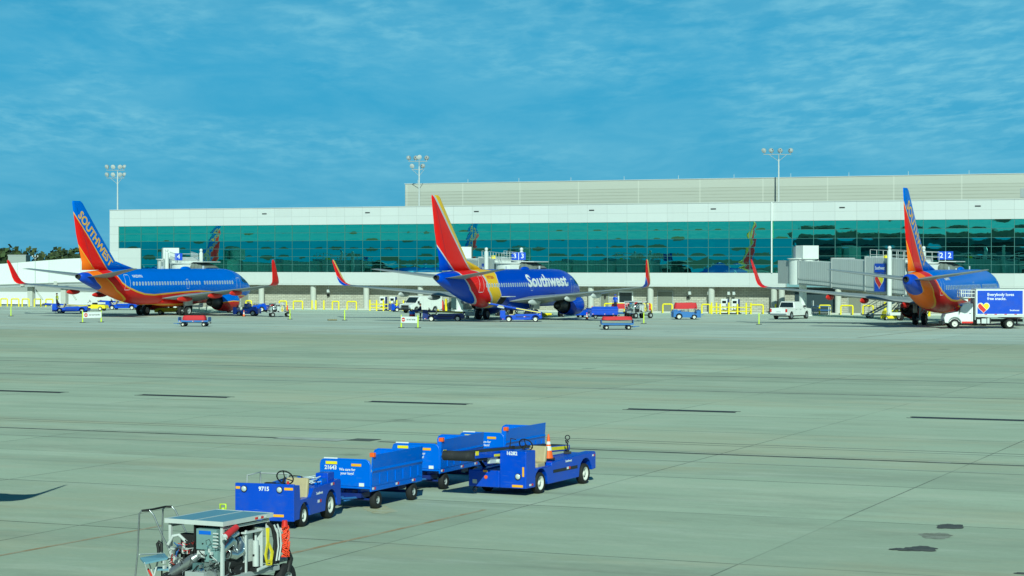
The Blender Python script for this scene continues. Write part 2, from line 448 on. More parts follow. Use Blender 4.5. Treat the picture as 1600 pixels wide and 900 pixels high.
def apron_material():
    T = nodes_mat('apron_concrete')
    tc = T.node('ShaderNodeTexCoord'); P = tc.outputs['Object']
    sp = T.node('ShaderNodeSeparateXYZ'); T.link(P, sp.inputs[0])
    S = 7.62
    ux = T.math('DIVIDE', sp.outputs[0], S); uy = T.math('DIVIDE', T.math('ADD', sp.outputs[1], 1.2), S)
    ix = T.math('FLOOR', ux); iy = T.math('FLOOR', uy)
    cb = T.node('ShaderNodeCombineXYZ'); T.link(ix, cb.inputs[0]); T.link(iy, cb.inputs[1])
    wn_ = T.node('ShaderNodeTexWhiteNoise', noise_dimensions='2D'); T.link(cb.outputs[0], wn_.inputs[0])
    # lanes: whole rows of slabs poured at one time differ in tone
    cb2 = T.node('ShaderNodeCombineXYZ'); T.link(iy, cb2.inputs[0])
    wl = T.node('ShaderNodeTexWhiteNoise', noise_dimensions='2D'); T.link(cb2.outputs[0], wl.inputs[0])
    base = T.mix(T.noise(P, 0.02, 5, 0.6), (0.395, 0.455, 0.335), (0.52, 0.595, 0.445))
    # the newer, paler concrete round the stands
    far = T.rng(sp.outputs[1], -86, -82)
    base = T.mix(far, base, (0.54, 0.61, 0.53))
    tone = T.math('ADD', T.math('MULTIPLY', wn_.outputs[0], 0.10), T.math('MULTIPLY', wl.outputs[0], 0.26))
    tone = T.math('ADD', tone, 0.82)
    hsv = T.node('ShaderNodeHueSaturation'); T.link(base, hsv.inputs['Color']); T.link(tone, hsv.inputs['Value'])
    c = hsv.outputs[0]
    # traffic streaks along the lanes, rust coloured and dark
    st = T.rng(T.noise(P, 0.16, 7, 0.7, 0.22, 1.6), 0.46, 0.72)
    c = T.mix(T.math('MULTIPLY', st, 0.55), c, (0.27, 0.29, 0.22))
    st2 = T.rng(T.noise(P, 0.11, 6, 0.65, 0.3, 1.2, 1, (40, 11, 0)), 0.54, 0.74)
    c = T.mix(T.math('MULTIPLY', st2, 0.55), c, (0.50, 0.44, 0.28))
    st3 = T.rng(T.noise(P, 0.5, 6, 0.7, 0.35, 1.3, 1, (4, 71, 0)), 0.50, 0.72)
    c = T.mix(T.math('MULTIPLY', st3, 0.35), c, (0.66, 0.70, 0.58))
    gr = T.noise(P, 7, 6, 0.75)
    c = T.mix(T.rng(gr, 0.3, 0.75, 0.0, 0.22), c, (0.28, 0.28, 0.24))
    # warm, worn band in front of the stands and long tyre tracks
    band = T.math('MULTIPLY', T.rng(sp.outputs[1], -112, -104), T.rng(sp.outputs[1], -84, -88))
    c = T.mix(T.math('MULTIPLY', band, 0.45), c, (0.40, 0.40, 0.28))
    tr = T.noise(P, 0.05, 5, 0.6, 0.25, 9.0, 1, (3, 5, 0))
    c = T.mix(T.rng(tr, 0.58, 0.70, 0, 0.35), c, (0.17, 0.18, 0.15))
    # spots of oil and tyre rubber
    vo = T.node('ShaderNodeTexVoronoi'); vo.inputs['Scale'].default_value = 0.16; T.link(P, vo.inputs['Vector'])
    vd = T.math('ADD', vo.outputs['Distance'], T.math('MULTIPLY', T.noise(P, 1.4, 5, 0.7), 0.22))
    spot = T.rng(vd, 0.13, 0.21, 1.0, 0.0)
    vsel = T.node('ShaderNodeSeparateColor'); T.link(vo.outputs['Color'], vsel.inputs[0])
    spot = T.math('MULTIPLY', spot, T.math('GREATER_THAN', vsel.outputs[0], 0.72))
    c = T.mix(T.math('MULTIPLY', spot, 0.55), c, (0.09, 0.09, 0.08))
    # blotches a few metres wide: cement haze, damp and worn tan areas
    b1 = T.rng(T.noise(P, 0.28, 6, 0.7, 0.55, 1.1, 1, (17, 3, 0)), 0.47, 0.66)
    c = T.mix(T.math('MULTIPLY', b1, 0.30), c, (0.60, 0.60, 0.46))
    b2 = T.rng(T.noise(P, 0.21, 7, 0.72, 0.5, 1.3, 1, (71, 31, 0)), 0.52, 0.68)
    c = T.mix(T.math('MULTIPLY', b2, 0.34), c, (0.24, 0.25, 0.19))
    b3 = T.rng(T.noise(P, 0.09, 6, 0.7, 0.5, 1.2, 1, (7, 91, 0)), 0.50, 0.64)
    c = T.mix(T.math('MULTIPLY', b3, 0.32), c, (0.52, 0.45, 0.29))
    # sealed joints
    fx = T.math('FRACT', ux); fy = T.math('FRACT', uy)
    dx = T.math('MULTIPLY', T.math('SUBTRACT', 0.5, T.math('ABSOLUTE', T.math('SUBTRACT', fx, 0.5))), S)
    dy = T.math('MULTIPLY', T.math('SUBTRACT', 0.5, T.math('ABSOLUTE', T.math('SUBTRACT', fy, 0.5))), S)
    wob = T.math('MULTIPLY', T.noise(P, 3, 3), 0.02)
    jx = T.math('LESS_THAN', dx, T.math('ADD', 0.014, wob)); jy = T.math('LESS_THAN', dy, T.math('ADD', 0.03, wob))
    j = T.math('MAXIMUM', T.math('MULTIPLY', jx, 0.8), jy)
    brk = T.rng(T.noise(P, 0.09, 3), 0.36, 0.58, 0.25, 1.0)
    c = T.mix(T.math('MULTIPLY', T.math('MULTIPLY', j, 0.9), brk), c, (0.10, 0.105, 0.09))
    T.link(c, T.b.inputs['Base Color'])
    T.b.inputs['Roughness'].default_value = 0.88
    T.b.inputs['Specular IOR Level'].default_value = 0.3
    bp = T.node('ShaderNodeBump'); bp.inputs['Strength'].default_value = 0.25; bp.inputs['Distance'].default_value = 0.01
    T.link(gr, bp.inputs['Height']); T.link(bp.outputs[0], T.b.inputs['Normal'])
    return T.m

grassm = pmat('dry_grass', (0.09, 0.11, 0.04), 0.95, var=0.35, nscale=0.05)
structure(MB().box(-9000, 9000, -9000, 9000, -0.6, -0.05).build('ground', grassm))
ap = MB().add([(-320, -330, 0), (420, -330, 0), (420, 60, 0), (-320, 60, 0)], [(0, 1, 2, 3)]).build('apron', apron_material())
ap.matrix_world = BM; structure(ap)

def strips(name, items, z, mat):
    """flat strips on the apron: (u0, y0, u1, y1, width) in the terminal's own axes"""
    m = MB()
    for u0, y0, u1, y1, w in items:
        a = Vector((u0, y0, z)); b = Vector((u1, y1, z)); d = (b-a).normalized(); s = Vector((-d.y, d.x, 0))*w/2
        n = max(1, int((b-a).length/6)); v = []
        for i in range(n+1):
            p = a + (b-a)*i/n; wob = 1+random.uniform(-.12, .12)
            v += [p-s*wob, p+s*wob]
        m.add(v, [(2*i, 2*i+2, 2*i+3, 2*i+1) for i in range(n)])
    o = m.build(name, mat); o.matrix_world = BM; structure(o); return o
def worn(name, col, under, amount, scale=2.0):
    T = nodes_mat(name); tc = T.node('ShaderNodeTexCoord'); P = tc.outputs['Object']
    w = T.rng(T.noise(P, scale, 6, 0.75), 0.33, 0.62, 0.0, amount)
    T.link(T.mix(w, col, under), T.b.inputs['Base Color']); T.b.inputs['Roughness'].default_value = 0.85
    return T.m
seal = worn('joint_sealant', (0.045, 0.05, 0.05), (0.22, 0.23, 0.20), 0.7, 0.6)
seal2 = worn('joint_sealant_grey', (0.13, 0.14, 0.13), (0.30, 0.31, 0.27), 0.8, 0.4)
strips('pavement_joint', [(-150, -134.3, 250, -134.3, 0.38), (-150, -146.7, 250, -146.7, 0.30), (-150, -173.3, 250, -173.3, 0.10), (-150, -174.0, 250, -174.0, 0.08)], 0.004, seal2)
ua = local_of(480, 684.5)[0]; ub = local_of(600, 689)[0]
strips('pavement_seam', [(-150, -177.0, ua, -177.0, 0.22), (ub, -177.0, 250, -177.0, 0.24)], 0.008, seal)
u5, u6 = local_of(549, 687)[0], local_of(589, 688)[0]
strips('repair_patch', [(u5, -176.6, u6, -176.6, 0.9)], 0.010, worn('patch_dark', (0.07, 0.08, 0.075), (0.14, 0.15, 0.13), 0.8, 0.8))
pale = worn('pale_seam', (0.50, 0.52, 0.46), (0.36, 0.37, 0.32), 0.8, 0.5)
strips('pale_joint', [(-60, -179.6, 250, -179.6, 0.07), (ua-0.9, -176.95, ua+1.6, -177.1, 0.75), (local_of(1455, 721)[0], -176.9, local_of(1490, 722)[0], -176.9, 0.16)], 0.012, pale)
tape = worn('faded_orange_paint', (0.36, 0.21, 0.10), (0.42, 0.40, 0.29), 0.95, 0.9)
def strip_px(p, q, w):
    a = local_of(*p); b = local_of(*q); return (a[0], a[1], b[0], b[1], w)
strips('guide_line', [strip_px((430, 871), (757, 797), 0.12), strip_px((-40, 876), (252, 822), 0.12)], 0.004, tape)
ytape = worn('faded_yellow_paint', (0.42, 0.30, 0.06), (0.42, 0.43, 0.37), 0.8, 0.9)
strips('lead_in_line', [strip_px((1340, 528), (1490, 512), 0.3), strip_px((440, 521), (740, 506), 0.16), strip_px((-20, 512), (190, 501), 0.2)], 0.004, worn('dark_line', (0.24, 0.22, 0.15), (0.42, 0.43, 0.37), 0.8, 0.9))
# slot drains with gratings
gm = MB()
for a, b in ((-8, 47), (232, 372), (580, 740), (975, 1150), (1415, 1606)):
    y = 609 + (a-20)*(655.5-609)/1400
    u0 = local_of(a, y)[0]; u1 = u0 + 4.45
    gm.box(u0, u1, -159.55, -158.95, 0.0, 0.010, 0)
    gm.box(u0-0.12, u1+0.12, -159.62, -159.55, 0.0, 0.014, 1); gm.box(u0-0.12, u1+0.12, -158.95, -158.88, 0.0, 0.014, 1)
    for k in range(30): gm.box(u0+k*4.45/30, u0+k*4.45/30+0.03, -159.55, -158.95, 0.010, 0.016, 1)
drain = gm.build('slot_drain', [M['dark'], pmat('grating_iron', (0.06, 0.062, 0.06), 0.7, var=0.3)])
drain.matrix_world = BM; structure(drain)
def puddle(px, py, a, b, rot, seed, mat, z):
    random.seed(seed); c = ground_at(px, py); n = 40; v = [(0, 0, z)]
    for i in range(n):
        t = 2*PI*i/n
        r = 1 + 0.45*noise.noise(Vector((math.cos(t)*1.3+seed, math.sin(t)*1.3, 0))) + 0.22*noise.noise(Vector((math.cos(t)*4+seed, math.sin(t)*4, 2)))
        p = rz(rot) @ Vector((math.cos(t)*a*r, math.sin(t)*b*r, 0)); v.append((p.x, p.y, z))
    o = MB().add(v, [(0, i+1, (i+1) % n+1) for i in range(n)]).build('oil_stain', mat); o.location = (c.x, c.y, 0); structure(o)
oil = worn('oil_stain_dark', (0.055, 0.06, 0.06), (0.11, 0.11, 0.10), 0.8, 2.0)
oil2 = worn('oil_stain_pale', (0.16, 0.16, 0.12), (0.36, 0.37, 0.31), 0.7, 1.5)
puddle(1485, 823.5, 0.33, 0.42, rad(-20), 3, oil, 0.008)
puddle(1440, 858.5, 0.34, 0.42, rad(-30), 9, oil, 0.008)
puddle(1408, 859.5, 0.20, 0.20, rad(-15), 5, oil, 0.012)
puddle(1462, 838, 0.34, 0.5, rad(-15), 12, oil2, 0.004)
puddle(592, 797, 0.35, 0.9, rad(10), 21, worn('rust_stain', (0.42, 0.37, 0.20), (0.47, 0.49, 0.36), 0.95, 3), 0.004)
puddle(1598, 897, 0.14, 0.12, 0, 31, oil, 0.008)

# ---------------------------------------------------------------- far woods: leaf clumps on rows of crowns
def woods(name, spots, seed, mats, z0=0.0):
    random.seed(seed); m = MB()
    for (x, y, h, r) in spots:
        k = int(150)
        for _ in range(k):
            d = Vector((random.gauss(0, 1), random.gauss(0, 1), random.gauss(0, 1))).normalized()
            rr = random.uniform(0.5, 1.0)**0.6
            c = Vector((x + d.x*r*rr, y + d.y*r*rr, z0 + h*0.56 + d.z*h*0.42*rr))
            if c.z < 0.3: c.z = random.uniform(0.3, 3)
            s = random.uniform(0.55, 1.25)*(h/12)
            a = Vector((random.gauss(0, 1), random.gauss(0, 1), random.gauss(0, 1))).normalized(); b = a.orthogonal().normalized(); c2 = a.cross(b)
            m.add([c+b*s*1.1, c+c2*s*0.8, c-b*s, c-c2*s*0.9, ], [(0, 1, 2, 3)], random.choice((0, 0, 1, 2)))
        m.cyl((x, y, 0), (x, y, h*0.6), r*0.07, r*0.04, n=6, mat=3)
    o = m.build(name, mats); structure(o, kind='stuff'); return o
leafs = [pmat('foliage_dark', (0.035, 0.055, 0.02), 0.9, var=0.3), pmat('foliage_mid', (0.055, 0.085, 0.025), 0.9, var=0.3),
         pmat('foliage_olive', (0.08, 0.10, 0.03), 0.9, var=0.3), pmat('bark', (0.08, 0.06, 0.04), 0.9, var=0.2)]
sp = []
for i in range(120):
    x = -330 + i*2.6 + random.uniform(-2, 2); y = 700 + random.uniform(0, 90)
    sp.append((x*1.0, y, random.uniform(9.0, 12.5)*(1.05 if x < -170 else 1), random.uniform(3.5, 6)))
woods('far_woods', sp, 3, leafs)
sp = []
for i in range(170):
    x = -420 + i*5.0 + random.uniform(-2, 2); y = -420 - random.uniform(0, 60)
    sp.append((x, y, random.uniform(10, 15), random.uniform(5, 8)))
woods('woods_beyond_concourse', sp, 4, leafs)

# ---------------------------------------------------------------- the terminal
def mat_panel(name, col, pw, ph, joint=(0.45, 0.45, 0.44), jw=0.02, var=0.03, rough=0.45):
    T = nodes_mat(name); tc = T.node('ShaderNodeTexCoord'); P = tc.outputs['Object']
    sp = T.node('ShaderNodeSeparateXYZ'); T.link(P, sp.inputs[0])
    ux = T.math('DIVIDE', T.math('ADD', sp.outputs[0], 0.23), pw); uz = T.math('DIVIDE', sp.outputs[2], ph)
    cb = T.node('ShaderNodeCombineXYZ'); T.link(T.math('FLOOR', ux), cb.inputs[0]); T.link(T.math('FLOOR', uz), cb.inputs[1])
    w = T.node('ShaderNodeTexWhiteNoise', noise_dimensions='2D'); T.link(cb.outputs[0], w.inputs[0])
    c = T.mix(w.outputs[0], tuple(x*(1-var) for x in col), tuple(min(x*(1+var), 0.9) for x in col))
    fx = T.math('MULTIPLY', T.math('SUBTRACT', 0.5, T.math('ABSOLUTE', T.math('SUBTRACT', T.math('FRACT', ux), 0.5))), pw)
    fz = T.math('MULTIPLY', T.math('SUBTRACT', 0.5, T.math('ABSOLUTE', T.math('SUBTRACT', T.math('FRACT', uz), 0.5))), ph)
    j = T.math('LESS_THAN', T.math('MINIMUM', fx, fz), jw)
    c = T.mix(j, c, joint)
    run = T.rng(T.noise(P, 0.8, 5, 0.7, 3.0, 3.0, 0.25), 0.5, 0.8, 0, 0.10)
    c = T.mix(run, c, (0.35, 0.36, 0.32))
    T.link(c, T.b.inputs['Base Color']); T.b.inputs['Roughness'].default_value = rough
    return T.m
panel = mat_panel('white_metal_panel', (0.605, 0.61, 0.60), 2.556, 1.08)
panel2 = mat_panel('white_band_panel', (0.585, 0.595, 0.58), 7.668, 1.65, jw=0.015)

def block_mat():
    T = nodes_mat('split_face_block'); tc = T.node('ShaderNodeTexCoord'); P = tc.outputs['Object']
    mp = T.node('ShaderNodeMapping'); mp.inputs['Rotation'].default_value = (PI/2, 0, 0); T.link(P, mp.inputs[0])
    br = T.node('ShaderNodeTexBrick'); T.link(mp.outputs[0], br.inputs['Vector'])
    br.inputs['Scale'].default_value = 1.0; br.inputs['Brick Width'].default_value = 0.62; br.inputs['Row Height'].default_value = 0.205
    br.inputs['Mortar Size'].default_value = 0.022; br.inputs['Color1'].default_value = (0.42, 0.40, 0.33, 1)
    br.inputs['Color2'].default_value = (0.52, 0.50, 0.42, 1); br.inputs['Mortar'].default_value = (0.22, 0.215, 0.18, 1)
    n = T.noise(P, 2.5, 6, 0.7)
    T.link(T.mix(T.rng(n, 0.4, 0.8, 0, 0.2), br.outputs[0], (0.24, 0.22, 0.17)), T.b.inputs['Base Color']); T.b.inputs['Roughness'].default_value = 0.9
    return T.m
blockm = block_mat()
concm = pmat('cast_concrete', (0.52, 0.52, 0.47), 0.85, var=0.08, nscale=1.2, dirt=0.08)
mull = pmat('mullion_metal', (0.10, 0.22, 0.20), 0.4, metal=0.3, var=0.1)

def glazing_mat(name, gcol, tcol, fac, tex=0.0022):
    m = bpy.data.materials.new(name); m.use_nodes = True; t = m.node_tree; t.nodes.clear()
    out = t.nodes.new('ShaderNodeOutputMaterial')
    gl = t.nodes.new('ShaderNodeBsdfGlossy'); gl.inputs['Color'].default_value = (*gcol, 1); gl.inputs['Roughness'].default_value = 0.012
    tr = t.nodes.new('ShaderNodeBsdfTransparent'); tr.inputs['Color'].default_value = (*tcol, 1)
    mx = t.nodes.new('ShaderNodeMixShader'); mx.inputs[0].default_value = fac
    tc = t.nodes.new('ShaderNodeTexCoord'); oi = t.nodes.new('ShaderNodeObjectInfo')
    ad = t.nodes.new('ShaderNodeVectorMath'); ad.operation = 'ADD'
    t.links.new(tc.outputs['Object'], ad.inputs[0]); t.links.new(oi.outputs['Location'], ad.inputs[1])
    n = t.nodes.new('ShaderNodeTexNoise'); n.inputs['Scale'].default_value = 0.9; n.inputs['Detail'].default_value = 2
    t.links.new(ad.outputs[0], n.inputs['Vector'])
    bp = t.nodes.new('ShaderNodeBump'); bp.inputs['Strength'].default_value = 1.0; bp.inputs['Distance'].default_value = tex
    t.links.new(n.outputs[0], bp.inputs['Height']); t.links.new(bp.outputs[0], gl.inputs['Normal'])
    t.links.new(tr.outputs[0], mx.inputs[1]); t.links.new(gl.outputs[0], mx.inputs[2]); t.links.new(mx.outputs[0], out.inputs[0])
    return m
cglass = glazing_mat('curtain_glass', (0.20, 0.56, 0.52), (0.07, 0.36, 0.33), 0.74)
cglass2 = glazing_mat('fritted_glass', (0.44, 0.92, 0.58), (0.08, 0.36, 0.33), 0.80)
Z0, ZB, ZG, ZT = 3.10, 4.75, 10.83, 13.0
UL, UR = -58.8, 96.0
bay, off = 2.556, -0.23
term = thing('terminal_building', 'long white airport terminal with teal glass front, standing behind the parked airliners', 'building', BORG, BA)
ROWS = [ZB, 5.72, 6.74, 7.76, 8.78, 9.80, ZG]
def bay_glass(w, z0, zrows, seed):
    random.seed(seed); m = MB()
    for a, b in zip(zrows[:-1], zrows[1:]):
        if b <= z0+0.01: continue
        a = max(a, z0)
        amp = random.uniform(0.0008, 0.0032)*random.choice((1, 1, 1, -1)); tx = random.uniform(-.0012, .0012); tz = random.uniform(-.0026, .0026)
        N = 9; v = []
        for i in range(N):
            for j in range(N):
                p, q = i/(N-1), j/(N-1)
                d = amp*(4*p*(1-p))*(4*q*(1-q)) + tx*(p-.5)*w + tz*(q-.5)*(b-a)
                v.append((0.025+p*(w-.05), -d, a+.025+q*(b-a-.05)))
        m.add(v, [(i*N+j, (i+1)*N+j, (i+1)*N+j+1, i*N+j+1) for i in range(N-1) for j in range(N-1)], 1 if a > 8.7 else 0, smooth=True)
    return m
def bay_frame(w, z0, zrows):
    m = MB(); m.box(-0.03, 0.03, -0.035, 0.10, z0, ZG)
    for z in zrows:
        if z > z0+.05 and z < ZG-.05: m.box(0.03, w-.03, -0.012, 0.06, z-0.022, z+0.022)
    return m
frame_mesh = None
u = -57.4; k = -22; i = 0
while u < UR-0.1:
    nu = off + bay*k
    if nu <= u + .02: k += 1; continue
    w = min(nu, UR)-u
    z0 = 7.9 if u < -54.3 else ZB
    g = bay_glass(w, z0, ROWS, 100+i).build('window', [cglass, cglass2], term); g.location = (u, 0.02, 0)
    f = bay_frame(w, z0, ROWS).build('frame', mull, g)
    u = nu; k += 1; i += 1
# parapet, frame at the left end, lower white part
p = MB(); p.box(UL, UR, -0.10, 0.6, ZG, ZT); p.box(UL, -57.42, -0.10, 0.6, ZB-1.6, ZG-.002)
p.box(UL, UR, -0.16, 0.7, ZT, ZT+0.07)
p.build('parapet', panel, term)
q = MB(); q.box(-57.40, -53.92, -0.10, 0.3, ZB, 7.9); q.build('panel', panel2, term)
UG0, UG1 = 34.8, 40.6
q = MB(); q.box(UL, UG0, -0.13, 1.9, Z0, ZB); q.box(UG1, UR, -0.13, 1.9, Z0, ZB)
q.build('spandrel', panel2, term)
q = MB(); q.box(UG0+.01, UG1-.01, 0.35, 1.9, Z0, ZB-.01); q.build('recessed_panel', pmat('recess_panel', (0.20, 0.33, 0.36), 0.5), term)
b = MB()
b.box(UL+.2, UR-.2, 0.62, 30, ZT-0.35, ZT-0.05)         # roof
b.build('roof', pmat('roof_membrane', (0.6, 0.6, 0.58), 0.8), term)
b = MB(); b.box(UL, UL+.2, 0.61, 30, 0, ZT-.06); b.box(UR-.2, UR, 0.61, 30, 0, ZT-.06); b.box(UL+.2, UR-.2, 29.8, 30, 0, ZT-.36)
b.build('outer_wall', panel, term)
b = MB(); b.box(UL+.2, UR-.2, 1.92, 29.8, ZB-.3, ZB-.04); b.build('floor_slab', concm, term)
b = MB(); b.box(UL+.2, UR-.2, 9.0, 9.2, ZB, ZG); b.build('inner_wall', pmat('inner_wall', (0.10, 0.12, 0.12), 0.8, var=0.4, nscale=0.4), term)
b = MB(); b.box(UL+.2, UR-.2, 0.65, 8.9, ZG-.05, ZG+.2); b.build('ceiling', pmat('ceiling', (0.25, 0.27, 0.26), 0.8), term)
# the block wall under the overhang, with its doors
b = MB(); b.box(UL+.2, UR-.2, 1.75, 2.0, 0, Z0-.01); b.build('wall', blockm, term)
b = MB()
b.box(UL+.2, UR-.2, -1.2, 1.75, 0, 0.14); b.build('kerb', pmat('kerb_concrete', (0.60, 0.60, 0.54), 0.85, var=0.08, nscale=1), term)
def door(px0, px1, z1, mat, name='door'):
    a, c = u_of(px0, 1.75), u_of(px1, 1.75)
    d = MB(); d.box(a, c, 1.69, 1.749, 0.15, z1); o = d.build(name, mat, term, bevel=0)
    fr = MB(); fr.box(a-.08, a, 1.66, 1.749, 0.15, z1+.08); fr.box(c, c+.08, 1.66, 1.749, 0.15, z1+.08); fr.box(a, c, 1.66, 1.749, z1, z1+.08)
    fr.build('frame', M['grey'], o)
dgrey = pmat('door_grey', (0.20, 0.205, 0.165), 0.6, var=0.06)
door(1028, 1051, 2.5, dgrey); door(939, 951, 2.6, dgrey); door(1326, 1346, 2.4, dgrey); door(702, 712, 2.4, dgrey); door(377, 388, 2.4, dgrey)
c0, c1 = u_of(968, 1.75), u_of(988, 1.75)
d = MB(); d.box(c0, c1, 1.68, 1.749, 1.15, 2.35); o = d.build('window', M['glass'], term)
d = MB(); d.box(c0-.14, c0, 1.62, 1.749, 1.02, 2.48); d.box(c1, c1+.14, 1.62, 1.749, 1.02, 2.48); d.box(c0, c1, 1.62, 1.749, 1.02, 1.15); d.box(c0, c1, 1.62, 1.749, 2.35, 2.48)
d.build('frame', M['white'], o)
# the dark bay behind the pickup: deep shade painted on a flat panel
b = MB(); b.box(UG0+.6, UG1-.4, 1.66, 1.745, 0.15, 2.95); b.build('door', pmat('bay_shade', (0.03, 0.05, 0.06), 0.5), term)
for kk in range(-8, 13):
    uc = 2.55 + 7.668*kk
    if uc < UL+1 or uc > UR-1: continue
    b = MB(); b.cyl((uc, 0.55, 0.14), (uc, 0.55, Z0-.005), 0.37, n=20); b.build('column', concm, term)
    b = MB(); b.cyl((uc, 0.75, ZB-.03), (uc, 0.75, ZG-.06), 0.36, n=20); b.build('column', concm, term)
b = MB(); b.cyl((34.15, 0.55, 0.14), (34.15, 0.55, Z0-.005), 0.37, n=20); b.build('column', concm, term)
b = MB(); b.cyl((u_of(1206.5), -0.2, ZB), (u_of(1206.5), -0.2, ZT), 0.09, n=8); b.build('downpipe', M['white'], term)
for px in (414, 575, 745, 925, 1115, 1316, 1528):
    uc = u_of(px); b = MB(); b.box(uc-.32, uc+.32, -0.16, -0.10, 12.25, 12.37); b.build('scupper', M['dark'], term)
for px in (513, 946, 1075, 1313, 845, 1390):         # wall lamps and camera housings on the block wall
    uc = u_of(px, 1.75); b = MB(); b.box(uc-.10, uc+.10, 1.5, 1.749, 1.75, 1.95); b.cyl((uc, 1.58, 1.75), (uc, 1.58, 1.62), 0.08, 0.11, n=10)
    b.build('wall_lamp', M['dark'], term)
for px in (513, 1078, 1108, 1139, 1147):
    uc = u_of(px, 0.9); b = MB(); b.cyl((uc, 0.9, Z0), (uc, 0.9, Z0-.55), 0.025, n=6); b.box(uc-.14, uc+.14, 0.75, 1.05, Z0-.95, Z0-.55)
    b.build('hanging_lamp', M['lgrey'], term)

# the taller hall behind
def ribbed():
    T = nodes_mat('ribbed_cladding'); tc = T.node('ShaderNodeTexCoord'); P = tc.outputs['Object']
    sp = T.node('ShaderNodeSeparateXYZ'); T.link(P, sp.inputs[0])
    z = sp.outputs[2]
    f = T.math('FRACT', T.math('DIVIDE', z, 0.46))
    groove = T.math('MULTIPLY', T.math('GREATER_THAN', f, 0.80), T.math('LESS_THAN', z, 16.55))
    groove = T.math('MULTIPLY', groove, T.rng(T.noise(P, 0.12, 3, 0.6, 1, 1, 8), 0.35, 0.6, 0.35, 1.0))
    fx = T.math('FRACT', T.math('DIVIDE', sp.outputs[0], 9.2))
    c = T.mix(T.math('LESS_THAN', z, 16.55), (0.49, 0.49, 0.43), (0.45, 0.45, 0.39))
    c = T.mix(groove, c, (0.33, 0.325, 0.27))
    c = T.mix(T.math('MULTIPLY', T.math('LESS_THAN', fx, 0.02), 0.5), c, (0.62, 0.61, 0.54))
    T.link(c, T.b.inputs['Base Color']); T.b.inputs['Roughness'].default_value = 0.6
    return T.m
hall = thing('hall_building', 'taller beige ribbed hall rising behind the white terminal roof', 'building', BM @ Vector((0, 45, 0)), BA)
b = MB(); b.box(-37.0, 100, 0, 0.5, 0, 17.75); b.box(-37.0, -36.5, 0.5, 34, 0, 17.75); b.box(99.5, 100, .5, 34, 0, 17.75); b.box(-36.5, 99.5, 33.5, 34, 0, 17.7)
b.build('wall', ribbed(), hall)
b = MB(); b.box(-36.5, 99.5, 0.5, 33.5, 17.2, 17.4); b.build('roof', pmat('roof_membrane', (0.6, 0.6, 0.58), 0.8), hall)
b = MB(); b.box(-37.1, 100.1, -0.08, 0.55, 17.75, 17.83); b.build('coping', M['lgrey'], hall)
for i in range(14):
    x = -35 + i*8.2; b = MB(); b.cyl((x, 0.3, 17.83), (x, 0.3, 18.35), 0.03, n=6); b.build('lightning_rod', M['lgrey'], hall)
b = MB()
b.box(u_of(1594, 45), u_of(1600, 45)+3, -.06, -.002, 14.6, 15.8); b.build('louvre', M['grey'], hall)

# ---------------------------------------------------------------- our own concourse, seen only mirrored in the glass
own = thing('concourse_building', 'concourse on the viewer side of the apron, shaded front seen mirrored in the glass', 'building', BM @ Vector((0, -239.8, 0)), BA)
b = MB(); b.box(-32.0, 190, -38, 0, 0, 12.6); b.build('wall', pmat('concourse_wall', (0.30, 0.31, 0.30), 0.7, var=0.1), own)
b = MB(); b.box(-31.0, 189, 0.003, 0.06, 4.4, 9.6); b.build('window', M['glass'], own)
b = MB(); b.box(-32.2, 190.2, -38.2, 0.5, 12.6, 13.0); b.build('roof', M['white'], own)

# ---------------------------------------------------------------- raised walkway at the left
walk = thing('raised_walkway', 'long white raised walkway on pillars at the left end of the terminal', 'walkway', BM @ Vector((UL, 0, 0)), BA)
def wz(u, z_near, z_far): return z_near + (z_far-z_near)*(-u)/26
b = MB()
pts = [(-0.05, 6.75), (-8, 6.5), (-18, 5.85), (-30, 5.25), (-60, 4.2), (-60, 1.8), (-30, 2.75), (-18, 3.0), (-8, 3.3), (-0.05, 3.5)]
b.prism(list(reversed(pts)), 1.0, 4.2, 'y')
b.build('body', mat_panel('walkway_panel', (0.76, 0.77, 0.74), 5.2, 20, jw=0.03), walk, fix=True)
b = MB(); b.prism([(-0.05, 3.38), (-8, 3.18), (-18, 2.88), (-30, 2.63), (-30, 2.3), (-18, 2.55), (-8, 2.85), (-.05, 3.05)], 1.3, 3.9, 'y'); b.build('truss', M['grey'], walk, fix=True)
for px in (48, 100):
    uu = u_of(px, 2.5) - UL
    zt = 3.0 if px == 48 else 3.2
    b = MB(); b.box(uu-.35, uu+.45, 2.2, 2.9, 0.0, zt-.35); b.box(uu-.6, uu-.1, 0.95, 1.25, zt-.25, zt+.25)
    b.cyl((uu+.4, 2.5, zt-.3), (uu+2.0, 2.5, 0.9), 0.10, n=8)
    b.build('pillar', concm, walk)
# small buildings under and beyond
lowb = thing('service_building', 'low grey and white service building under the raised walkway', 'building', BM @ Vector((UL, 14, 0)), BA)
b = MB(); b.box(-60, 8, 0, 10, 1.75, 4.3); b.build('wall', pmat('grey_cladding', (0.36, 0.38, 0.35), 0.7, var=0.06, nscale=.4), lowb)
b = MB(); b.box(-60, 8.05, -0.1, 10, 0, 1.75); b.build('base_wall', M['white'], lowb)
fb = thing('distant_building', 'small pale flat-roofed building among the far trees', 'building', at_depth(28, 640), 0)
b = MB(); b.box(-3.0, 2.4, 0, 6, 0, 8.3); b.build('wall', pmat('pale_wall', (0.35, 0.38, 0.36), 0.8), fb)
b = MB(); b.box(-3.1, 2.5, -.1, 6.1, 8.3, 8.6); b.build('roof', M['grey'], fb)
b = MB(); b.box(1.4, 2.3, -0.05, 0, 3, 5.5); b.build('window', M['glass'], fb)

